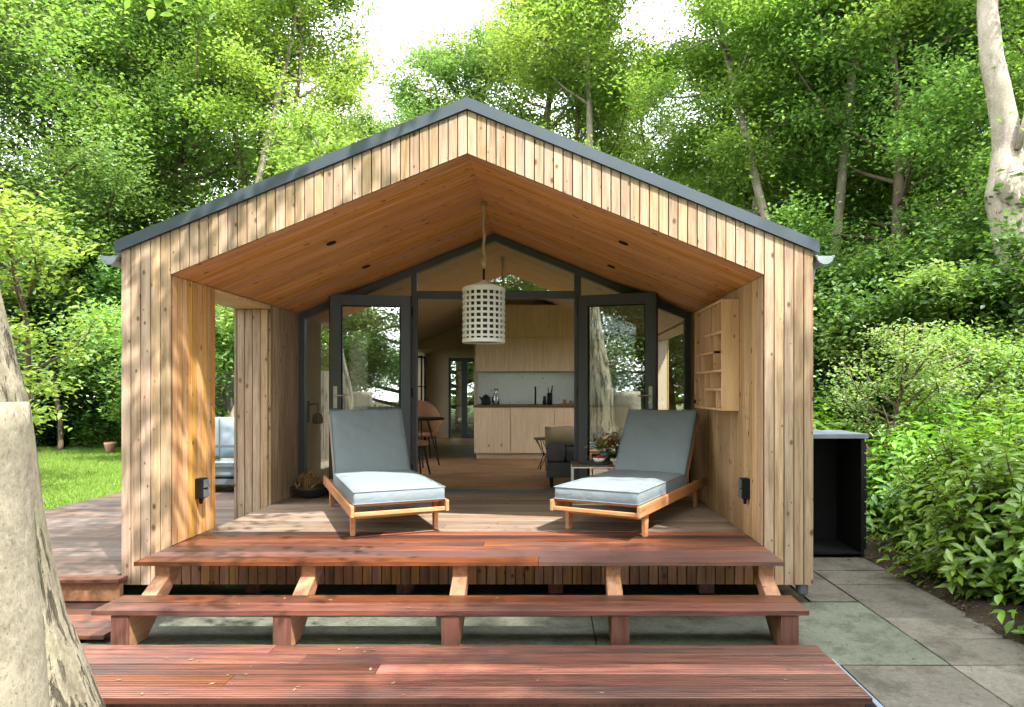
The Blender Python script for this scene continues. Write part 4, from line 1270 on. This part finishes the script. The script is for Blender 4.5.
# ------------------------------------------------------------------ black cabinet right of the cabin
cb = thing('outdoor_cabinet', 'black open fronted outdoor cabinet with pale grey top right of the cabin', 'cabinet', (0, 0, 0))
cx0, cx1, cy0, cy1, cz1 = 2.03, 3.0, 1.40, 1.98, 1.15
mb = MB(); mb.box(cx0 - .02, cx1 + .03, cy0 - .02, cy1 + .02, cz1, cz1 + .045); mb.build('worktop', plain('grey cabinet top', (.10, .12, .15), .5), cb, bevel=.004)
mb = MB(); mb.box(cx0, cx0 + .03, cy0, cy1, .016, cz1 - .002); mb.build('side_panel', M['black'], cb)
mb = MB(); mb.box(cx1 - .03, cx1, cy0, cy1, .016, cz1 - .002)
mb.build('side_panel', M['black'], cb)
mb = MB(); mb.box(cx0 + .031, cx1 - .031, cy1 - .03, cy1, .016, cz1 - .002); mb.build('back_panel', M['black'], cb)
mb = MB(); mb.box(cx0 + .031, cx1 - .031, cy0 + .01, cy1 - .031, .05, .07); mb.build('bottom_panel', M['black'], cb)
mb = MB()
for i in range(9): mb.box(cx1 - .001, cx1 + .018, cy0 - .0, cy1 - .05, .1 + i * .115, .1 + i * .115 + .1)
mb.build('louvre', M['black'], cb)

BACK = (
    ('A', 6.8, -6.0, .80, 15, 'tree behind the camera at the right whose crown shades the paving'),
    ('B', 9.5, -12.0, .9, 75, 'tree far behind the camera at the right'),
    ('C', -8.5, -10.0, .95, 165, 'tree behind the camera mirrored in the right door'),
    ('A', -13.5, -13.0, 1.0, 205, 'tree further back mirrored in the right door'),
    ('A', -4.0, -15.0, .95, 120, 'tree behind the camera mirrored in the left door'),
    ('C', -.5, -19.0, .95, 220, 'tree straight behind the camera mirrored in the glazing'),
    ('C', 5.0, -19.0, .95, 20, 'tree behind the camera, right of the middle'),
    ('E', -10.0, -8.5, 1.3, 40, 'tall shrub behind the camera mirrored in the right door'),
    ('E', -6.0, -12.5, 1.4, 140, 'tall shrub behind the camera left of the middle'),
    ('E', -3.0, -11.5, .8, 20, 'shrub behind the camera mirrored in the left door'),
    ('E', -7.0, -8.0, .55, 90, 'shrub behind the camera mirrored low in the right door'),
    ('E', 1.0, -13.5, .8, 200, 'shrub straight behind the camera'),
)

# ------------------------------------------------------------------ trees
def unit(v): return v / (np.linalg.norm(v) + 1e-9)
def curve(rg_, p0, d0, L, n, wob, lift):
    pts = [np.array(p0, float)]; d = unit(np.array(d0, float))
    for i in range(n):
        d = unit(d + rg_.normal(0, wob, 3) + np.array((0, 0, lift)))
        pts.append(pts[-1] + d * L / n)
    return pts
def grow(seed, H, base, Rad, tr, nl, per, sig, up=.5, wob=.05, multi=1, lean=(0, 0), shape=.7, flat=.65, inner=.25):
    """returns (trunk MB, leaf positions): stems, limbs, twigs, leaf clumps at the twigs"""
    rg_ = np.random.default_rng(seed)
    mb = MB(); P = []
    for m_ in range(multi):
        d0 = np.array((lean[0] + (rg_.normal(0, .18) if multi > 1 else 0), lean[1] + (rg_.normal(0, .18) if multi > 1 else 0), 1.0))
        hh = H * (1 if m_ == 0 else rg_.uniform(.75, .95))
        n = 12
        tp = curve(rg_, (rg_.normal(0, .15) * (multi > 1), rg_.normal(0, .15) * (multi > 1), -.1), d0, hh, n, wob, .04)
        k0 = tr / (1.0 if multi == 1 else 1.35)
        mb.tube(tp, [k0 * (1.25 if i == 0 else 1) * (1 - .9 * (i / n) ** .9) + .012 for i in range(n + 1)], 9, False)
        nlm = max(4, nl // multi)
        for i in range(nlm):
            t_ = base + (.98 - base) * ((i + rg_.uniform(.1, .9)) / nlm)
            q = t_ * n; i0 = min(int(q), n - 1); p = tp[i0] * (1 - (q - i0)) + tp[i0 + 1] * (q - i0)
            tt = (t_ - base) / (1 - base)
            L = Rad * (math.sin(math.pi * min(1, (.28 + .72 * tt))) ** shape * .9 + .22) * rg_.uniform(.7, 1.12)
            a = i * 2.39996 + rg_.normal(0, .4)
            e = up * (.35 + .9 * tt)
            d = (math.cos(a), math.sin(a), e)
            lp = curve(rg_, p, d, L, 6, .13, .05 if tt > .3 else -.01)
            r0 = k0 * .38 * (1 - .75 * t_) + .012
            mb.tube(lp, [r0 * (1 - .85 * j / 6) + .004 for j in range(7)], 5, False)
            for tw_ in range(per):
                f = rg_.uniform(inner, 1.0); q2 = f * 6; j0 = min(int(q2), 5)
                pp = lp[j0] * (1 - (q2 - j0)) + lp[j0 + 1] * (q2 - j0)
                dd = unit(lp[j0 + 1] - lp[j0]) + rg_.normal(0, .75, 3) * (1, 1, .6)
                l2 = L * rg_.uniform(.16, .36)
                t2 = curve(rg_, pp, dd, l2, 3, .2, 0)
                mb.tube(t2, [.010, .008, .006, .003], 3, False)
                for c_ in (t2[1], t2[2], t2[3]):
                    cnt = int(sig[1] * rg_.uniform(.5, 1.5))
                    s = sig[0] * rg_.uniform(.6, 1.3)
                    P.append(c_ + rg_.normal(0, 1, (cnt, 3)) * (s, s, s * flat))
    return mb, np.concatenate(P)
LOD = 1.0
def tree_proto(name, seed, H, base, Rad, tr, nl, per, sig, leaf, lmat, bmat, ratio=.6, upn=.7, **kw):
    root = bpy.data.objects.new(name, None); COL.objects.link(root)
    mb, P = grow(seed, H, base, Rad, tr, nl, per, sig, **kw)
    mb.build('trunk', bmat, root, smooth=True, fixn=False)
    rg_ = np.random.default_rng(seed + 1000)
    V, Fs = scatter_leaves(P, rg_, leaf, ratio, upn, 'kite', .3)
    big_mesh('crown', V, Fs, lmat, root)
    return root, len(P)
stats = {}
protos = {}
def mk(key, *a, **kw):
    protos[key], stats[key] = tree_proto(*a, **kw)
mk('A', 'broadleaf_tree', 11, 16, .13, 4.6, .22, 44, 10, (.38, 84), .125, M['leafA'], M['bark'], up=.55)
mk('B', 'broadleaf_tree', 12, 17, .16, 4.2, .17, 44, 9, (.38, 84), .125, M['leafB'], M['bark'], up=.8, multi=2)
mk('C', 'broadleaf_tree', 13, 15, .06, 4.8, .22, 48, 10, (.36, 84), .12, M['leafC'], M['bark'], up=.4)
mk('D', 'slender_tree', 14, 18, .34, 3.1, .15, 34, 9, (.36, 92), .125, M['leafB'], M['barkpale'], up=.9)
mk('G', 'airy_tree', 17, 16.5, .30, 3.6, .20, 30, 8, (.32, 66), .12, M['leafB'], M['bark'], up=.85, multi=3, lean=(.05, 0))
mk('H', 'pole_tree', 18, 18, .55, 2.6, .17, 26, 8, (.34, 60), .12, M['leafB'], M['barkpole'], up=.9)
mk('E', 'understorey_shrub', 15, 4.4, .03, 2.3, .07, 34, 9, (.26, 40), .13, M['leafD'], M['bark'], up=.7, multi=4, wob=.09)
mk('F', 'understorey_shrub', 16, 4.0, .03, 2.1, .06, 30, 9, (.24, 40), .12, M['leafA'], M['bark'], up=.7, multi=4, wob=.09)
used = set()
def plant(key, x, y, s, rot, label, group, cat='tree', z=0, name=None, sz=None):
    o = protos[key] if key not in used else dup(protos[key])
    used.add(key)
    o.location = (x, y, z); o.rotation_euler = (0, 0, R(rot)); o.scale = (s, s, sz or s)
    tag(o, label, cat, group)
    return o
def px2x(px, y): return (px - 548) / 675 * (y + 5)
GW = 'woodland trees round the cabin'
# (prototype, pixel column, y, scale, rotation, label)
for key, pxc, y, s, rot, lb in (
    ('C', 55, 13.5, .95, 20, 'broad leafy tree standing behind the lawn at the far left edge'),
    ('A', 165, 14.5, 1.0, 80, 'dense green tree left of the cabin roof, behind the lawn'),
    ('G', 240, 14.0, .95, 40, 'airy tree with bare forking stems rising over the left roof slope'),
    ('A', 110, 17.5, 1.15, 200, 'tall green tree in the second row behind the left lawn'),
    ('C', -60, 13.0, 1.1, 130, 'wide leafy tree reaching into the upper left corner'),
    ('B', 205, 20.0, 1.05, 310, 'tall tree in the back row behind the left roof slope'),
    ('A', 520, 18.5, .96, 95, 'dense tree rising directly behind the cabin ridge'),
    ('G', 585, 14.5, .92, 120, 'airy tree with visible forking stems right of the ridge'),
    ('C', 462, 21.0, .92, 210, 'cool green tree showing just left of the cabin ridge'),
    ('B', 748, 19.0, .66, 60, 'lower yellow green tree beside the right sky gap'),
    ('D', 835, 15.0, .95, 170, 'slim pale stemmed tree over the right roof corner'),
    ('B', 855, 17.5, 1.05, 250, 'twin stemmed bright tree right of the cabin roof'),
    ('A', 885, 11.5, .88, 330, 'broad green tree right of the cabin behind the hedge'),
    ('A', 940, 14.5, 1.05, 150, 'dense tree behind the pale right hand trunk'),
    ('A', 1080, 10.5, .95, 30, 'green tree at the far right edge behind the hedge'),
    ('C', 855, 21.0, .95, 100, 'distant leafy tree low behind the right roof slope'),
    ('D', 725, 13.5, .90, 60, 'slim tree with a bare pale stem above the right roof slope'),
    ('G', 790, 15.5, .95, 220, 'airy forking tree behind the right end of the roof'),
    ('H', 583, 11.5, .92, 60, 'tall pole straight tree with bare grey trunk right of the ridge'),
    ('H', 798, 11.0, .90, 150, 'tall bare trunked tree above the right roof slope, left one of two'),
    ('H', 836, 12.5, .95, 240, 'tall bare trunked tree above the right roof slope, right one of two'),
    ('H', 214, 12.0, .88, 20, 'tall tree with bare grey trunk above the left roof slope'),
    ('C', 672, 23.0, .92, 140, 'cool green tree filling the right sky gap from below'),
    ('B', 348, 22.0, .80, 200, 'yellow green tree filling the left sky gap from below'),
    ('A', 385, 24.0, .74, 260, 'small distant tree seen low in the left sky gap'),
    ('A', 690, 26.0, .72, 15, 'small distant tree seen low in the right sky gap'),
    ('D', 960, 20.0, 1.1, 200, 'tall slim tree in the back row at the right'),
):
    plant(key, px2x(pxc, y), y, s, rot, lb, GW)
GS = 'shrubs in the woodland edge'
for key, pxc, y, s, rot, lb in (
    ('E', 20, 12.6, 1.0, 10, 'dark shrub at the left end of the lawn'),
    ('E', 85, 13.2, 1.1, 80, 'dark dense shrub directly behind the lawn'),
    ('F', 150, 12.4, .8, 150, 'brighter shrub beside the cabin corner behind the lawn'),
    ('E', 175, 14.0, 1.1, 220, 'dark shrub half hidden by the left cabin corner'),
    ('F', 228, 10.4, 1.0, 20, 'green shrub seen through the side passage of the porch'),
    ('E', -40, 11.0, 1.0, 300, 'dark shrub cut off by the left picture edge'),
    ('E', 850, 9.0, .95, 60, 'dark shrub right of the cabin corner, behind the cabinet'),
    ('F', 925, 8.5, 1.05, 120, 'green shrub behind the middle of the right hedge'),
    ('F', 990, 7.0, .85, 200, 'leafy shrub below the pale right hand trunk'),
    ('E', 1060, 7.5, 1.1, 260, 'dark shrub cut off by the right picture edge'),
):
    plant(key, px2x(pxc, y), y, s, rot, lb, GS, 'shrub', 0 if pxc > 500 else .05)

# far woodland that closes the view at eye level
rg2 = np.random.default_rng(77)
n = 60000
a = rg2.uniform(R(-20), R(200), n); r_ = rg2.uniform(30, 44, n)
hgt = 7.0 + 2.2 * np.sin(a * 9) + 1.3 * np.sin(a * 23 + 1)
P = np.stack([r_ * np.cos(a), r_ * np.sin(a) * .9, hgt * rg2.random(n) ** .8], 1)
P += rg2.normal(0, .3, P.shape)
V, Fs = scatter_leaves(P, rg2, .5, .7, .5)
tag(big_mesh('woodland', V, Fs, M['leafA']), 'far off mass of woodland closing the view behind all the trees', 'woodland', kind='stuff')

def rough_tube(mb, pts, rad, n, amp, seed, sub=6):
    r_ = random.Random(seed)
    PP, RR = [], []
    for i in range(len(pts) - 1):
        for k in range(sub):
            t_ = k / sub
            PP.append(Vector(pts[i]).lerp(Vector(pts[i + 1]), t_)); RR.append(rad[i] * (1 - t_) + rad[i + 1] * t_)
    PP.append(Vector(pts[-1])); RR.append(rad[-1])
    b = len(mb.v)
    mb.tube(PP, RR, n, True)
    ph = [r_.uniform(0, 6.28) for _ in range(8)]
    for i in range(len(PP)):
        for k in range(n):
            a = 2 * math.pi * k / n
            z = PP[i].z
            f = 1 + amp * (.5 * math.sin(3 * a + ph[0] + z * .8) + .35 * math.sin(5 * a + ph[1] - z * 1.3) + .3 * math.sin(2 * a + ph[2] + z * 2.1) + .25 * math.sin(11 * a + ph[3] + .5 * math.sin(z * 3)) + .15 * math.sin(z * 7 + ph[4] + a))
            v_ = Vector(mb.v[b + i * n + k]); mb.v[b + i * n + k] = tuple(PP[i] + (v_ - PP[i]) * f)

# pale trunk at the right edge
pt = thing('pale_trunk_tree', 'thick pale grey trunk with a knotted bulge at the right edge', 'tree', (px2x(1015, 7.0), 7.0, 0))
mb = MB()
rough_tube(mb, [(.20, 0, -.1), (.12, 0, .8), (.06, 0, 2.0), (.05, 0, 3.2), (.02, 0, 4.2), (-.02, 0, 4.8), (-.08, 0, 5.15), (-.12, 0, 5.5), (-.12, .05, 5.9), (-.16, .05, 6.4), (-.27, .05, 7.0), (-.38, .05, 7.5), (-.42, .1, 8.4), (-.40, .1, 9.6), (-.2, .1, 11)],
        [.55, .44, .38, .36, .36, .40, .40, .29, .22, .22, .20, .19, .16, .14, .10], 20, .06, 12, 4)
mb.tube([(-.05, -.1, 4.75), (-.27, -.22, 5.0), (-.42, -.28, 5.22), (-.47, -.30, 5.36)], [.26, .17, .12, .05], 10)
mb.tube([(.02, 0, 5.0), (.30, .05, 5.6), (.46, .1, 6.6), (.7, .2, 8.2), (.8, .3, 9.6), (.7, .5, 11.0)], [.30, .21, .17, .13, .08, .02], 12)
mb.tube([(-.12, -.24, 5.8), (.02, -.28, 6.4), (.22, -.30, 6.9), (.55, -.34, 7.6), (1.0, -.4, 8.3), (1.3, -.4, 9.2)], [.06, .055, .05, .045, .03, .008], 8)
mb.build('trunk', M['barkpale'], pt, smooth=True)
P = []
for i in range(60):
    a = rnd.uniform(0, 6.28); c_ = np.array((1.9 * math.cos(a) * rnd.random(), 1.9 * math.sin(a) * rnd.random() + .8, rnd.uniform(9.6, 12)))
    P.append(c_ + rg2.normal(0, .3, (90, 3)))
for c_, k in (((-.1, -.7, 4.2), .18), ((.35, -.8, 4.0), .2), ((.2, -.6, 3.5), .22), ((.6, -.7, 3.2), .25)):
    P.append(np.array(c_) + rg2.normal(0, k, (90, 3)))
leaf_obj('crown', np.concatenate(P), rg2, .14, M['leafA'], pt)

# foreground beech at the left edge
bt = thing('foreground_tree', 'large pale furrowed trunk with a flat sawn stem, close at the left edge', 'tree', (-2.45, -2.22, 0))
mb = MB()
rough_tube(mb, [(.10, .06, -.1), (.06, .05, .18), (-.02, .04, .55), (-.07, .03, 1.05), (-.11, .02, 1.5), (-.21, 0, 2.0), (-.34, 0, 2.6), (-.42, .05, 3.4), (-.40, .1, 4.6), (-.2, .1, 6.2), (.1, .2, 8.0), (.3, .2, 10)],
           [.48, .42, .37, .335, .325, .315, .30, .28, .25, .20, .15, .08], 40, .05, 4)
limbs = []
rg3 = np.random.default_rng(21)
for (z0_, d_, L) in ((4.0, (.7, -.5, .75), 4.5), (4.8, (.5, .35, .8), 4.2), (5.3, (-.7, -.4, .7), 4.0), (6.0, (.9, -.2, .6), 4.4), (6.8, (-.4, .6, .7), 3.0), (7.4, (.3, -.9, .6), 3.6), (8.2, (.8, .4, .8), 3.2), (5.0, (-.9, .5, .6), 3.4)):
    lp = curve(rg3, (-.35 + .1 * (z0_ - 4), .1, z0_), d_, L, 7, .10, .03)
    limbs.append(lp); mb.tube(lp, [.10 * (1 - .85 * j / 7) + .006 for j in range(8)], 7, False)
mb.build('trunk', M['barkfur'], bt, smooth=True)
mb = MB()
rough_tube(mb, [(.25, -.40, -.1), (.25, -.40, .4), (.225, -.40, 1.0), (.21, -.40, 1.565)], [.385, .35, .335, .325], 36, .025, 9)
st = mb.build('sawn_stem', M['barksmooth'], bt, smooth=True)
st.data.polygons[-1].use_smooth = False
for p_ in st.data.polygons:
    if len(p_.vertices) > 8: p_.use_smooth = False
P = []
for lp in limbs:
    for k in range(26):
        f = rg3.uniform(.25, 1.0) * 7; j0 = min(int(f), 6)
        c_ = lp[j0] * (1 - (f - j0)) + lp[j0 + 1] * (f - j0) + rg3.normal(0, .55, 3)
        P.append(c_ + rg3.normal(0, 1, (25, 3)) * (.25, .25, .14))
leaf_obj('crown', np.concatenate(P), rg3, .11, M['leafB'], bt, .65, .9, 'leaf')
# twig of big leaves hanging into the top of the picture
tg = MB(); tp_ = curve(rg3, (-1.05, .0, 4.15), (.55, .9, .02), 1.9, 8, .06, -.03)
tg.tube(tp_, [.02 * (1 - .8 * j / 8) + .003 for j in range(9)], 6, False)
tg.build('branch', M['bark'], bt)
P = np.concatenate([tp_[j] + rg3.normal(0, 1, (10, 3)) * (.13, .13, .07) - (0, 0, .05) for j in range(3, 9)])
leaf_obj('branch_leaves', P, rg3, .13, M['leafB'], bt, .5, .8, 'leaf', .6)

# slim sapling with bright leaves left of the cabin
def sapling(label, x, y, H, seed, leaf, mat, sig=(.20, 16), nl=16, Rad=1.1, per=5, base=.2, up=.5, name='sapling', lean=(0, 0), bark='bark', kind='leaf', ratio=.55, tr=.05):
    o = thing(name, label, 'small tree', (x, y, 0))
    mb, P = grow(seed, H, base, Rad, tr, nl, per, sig, up=up, wob=.07, lean=lean, flat=.4)
    mb.build('trunk', M[bark], o, smooth=True, fixn=False)
    leaf_obj('crown', P, np.random.default_rng(seed), leaf, mat, o, ratio, .9, kind)
    return o
sapling('slim sapling with bright yellow green leaves left of the cabin', px2x(22, 5.2), 5.2, 4.6, 31, .12, M['leafB'], Rad=1.1, base=.28, sig=(.2, 12))
sapling('bright leafy sapling between lawn and left cabin corner', px2x(60, 11.0), 11.0, 6.2, 32, .13, M['leafB'], Rad=1.5, nl=18, base=.38, sig=(.22, 16))
sapling('slim pale leaning tree seen through the side passage', px2x(226, 8.2) , 8.2, 7.5, 33, .12, M['leafA'], (.25, 22), 16, 1.5, 6, .34, .5, 'slender_tree', (.10, 0), 'barkpale', tr=.13)
sapling('sprawling pale leaved shrub rising above the hedge behind the black cabinet', px2x(880, 3.6), 3.6, 2.35, 34, .06, leaf_mat('pale shrub leaves', (.11, .18, .05), (.27, .35, .14), .45), (.13, 15), 24, .95, 5, .12, .8, 'wild_shrub', tr=.03)
sapling('loose green shrub rising above the hedge at the right edge', px2x(965, 4.2), 4.2, 2.3, 35, .07, M['leafA'], (.16, 18), 26, 1.1, 6, .1, .7, 'wild_shrub', tr=.03)
# grey garden fence and pot
gfn = thing('garden_fence', 'dark grey board fence seen through the side passage', 'fence', (0, 0, 0))
mb = MB()
x = -7.0
while x < -3.6:
    mb.box(x + .003, x + .117, 9.2, 9.222, .1, 2.0); x += .12
mb.build('boards', M['fencegrey'], gfn)
for x in (-7.0, -5.3, -3.6):
    mb = MB(); mb.box(x - .045, x + .045, 9.223, 9.31, 0, 2.05); mb.build('post', M['fencegrey'], gfn)
gp = thing('clay_pot', 'small faded pink pot standing behind the lawn', 'pot', (px2x(110, 10.6), 10.6, .14))
mb = MB(); mb.lathe([(.08, 0), (.11, .18), (.125, .2), (.125, .25), (.10, .25), (.09, .1)], 18); mb.build('pot', M['pink'], gp, smooth=True)

# hedge of glossy leaves along the paving
def laurel(seed, H, Rd, n, L):
    rg_ = np.random.default_rng(seed)
    root = bpy.data.objects.new('laurel_bush', None); COL.objects.link(root)
    mb = MB(); PP, NN, DD = [], [], []
    ns = int(n / 11)
    for i in range(ns):
        # shoot tips spread over a mound, some inside
        u = rg_.random(); a = rg_.uniform(0, 6.283)
        ph = math.acos(1 - rg_.random() * 1.08)
        k = rg_.uniform(.72, 1.05) * (1 + .12 * math.sin(3 * a + seed) + .1 * math.sin(7 * a + 4 * ph))
        if rg_.random() < .2: k *= .75
        tip = np.array((Rd * k * math.sin(ph) * math.cos(a), Rd * k * math.sin(ph) * math.sin(a), max(.06, H * (.12 + .88 * k * max(0, math.cos(ph))))))
        out = unit(np.array((math.cos(a) * math.sin(ph), math.sin(a) * math.sin(ph), .75 + .3 * math.cos(ph))))
        basep = tip - out * rg_.uniform(.28, .45)
        stem = [basep, (basep + tip) / 2 + rg_.normal(0, .02, 3), tip]
        if i % 2 == 0: mb.tube(stem, [.006, .005, .003], 4, False)
        for j in range(11):
            f = .1 + .9 * j / 10
            p = basep * (1 - f) + tip * f
            aa = j * 2.4 + rg_.normal(0, .3)
            s1 = unit(np.cross(out, (0, 0, 1.0)) + 1e-6); s2 = np.cross(out, s1)
            side = s1 * math.cos(aa) + s2 * math.sin(aa)
            d = unit(side * .9 + out * (.35 + .5 * f) + np.array((0, 0, -.28)) + rg_.normal(0, .14, 3))
            nrm = unit(out * .9 - side * .25 + np.array((0, 0, .55)) + rg_.normal(0, .22, 3))
            PP.append(p + d * L * .5); NN.append(nrm); DD.append(d)
    for i in range(9):
        a = rg_.uniform(0, 6.28); mb.tube([(0, 0, 0), (Rd * .35 * math.cos(a), Rd * .35 * math.sin(a), H * .45), (Rd * .6 * math.cos(a), Rd * .6 * math.sin(a), H * .8)], [.016, .012, .006], 5, False)
    mb.build('stems', M['bark'], root, fixn=False)
    m_ = len(PP); Ls = L * rg_.uniform(.6, 1.2, m_)
    V, Fs = leaves(np.array(PP), np.array(NN), np.array(DD), Ls, Ls * rg_.uniform(.33, .46, m_), 'leaf')
    big_mesh('foliage', V, Fs, M['laurel'], root)
    return root
lp1 = laurel(41, 1.25, .85, 5200, .135)
lp2 = laurel(42, 1.05, .75, 4400, .125)
lused = set()
GL = 'laurel bushes of the right hedge'
for i, (which, x, y, s, rot, lb) in enumerate((
    (1, 3.82, -.80, 1.06, 0, 'glossy laurel bush nearest the camera at the lower right edge'),
    (2, 3.78, .30, 1.1, 90, 'glossy laurel bush just behind the nearest one at the right'),
    (1, 4.12, 1.30, 1.05, 200, 'glossy laurel bush beside the paving, right of the cabinet front'),
    (2, 4.1, 2.5, 1.15, 300, 'glossy laurel bush right behind the black cabinet'),
    (1, 5.3, .6, 1.15, 140, 'tall laurel bush in the second row at the right edge'),
    (2, 5.3, 2.0, 1.35, 40, 'tall laurel bush in the middle of the second hedge row'),
    (1, 4.9, 3.5, 1.2, 260, 'laurel bush at the far end of the hedge, behind the spindly sapling'),
    (1, 6.6, 3.0, 1.35, 80, 'tall laurel bush below the pale right hand trunk'),
    (2, 3.7, 4.2, 1.3, 10, 'laurel bush close to the right cabin wall behind the cabinet'),
)):
    o = (lp1 if which == 1 else lp2)
    if which in lused: o = dup(o)
    lused.add(which)
    o.location = (x, y, .02); o.scale = (s, s, s); o.rotation_euler = (0, 0, R(rot)); tag(o, lb, 'bush', GL)

n = 2600
cx_ = 3.16 + np.abs(rng.normal(0, .22, n)); cyy = -2.6 + 4.6 * rng.random(n)
keep = np.sin(cyy * 3.1) + np.sin(cyy * 7.3 + cx_ * 4) + rng.normal(0, .5, n) > .35
P = np.stack([cx_, cyy, .05 + .07 * rng.random(n)], 1)[keep]
V, Fs = scatter_leaves(P, rng, .045, .6, 1.0, 'kite', .1)
tag(big_mesh('ground_cover', V, Fs, M['leafA']), 'small weeds and seedlings on the soil at the hedge foot', 'weeds', kind='stuff')

# trees behind the camera: they shade the porch and show in the door glass
GB = 'trees behind the camera mirrored in the doors'
for key, x, y, s, rot, lb in BACK:
    plant(key, x, y, s, rot, lb, GB)
print('TREES', stats)
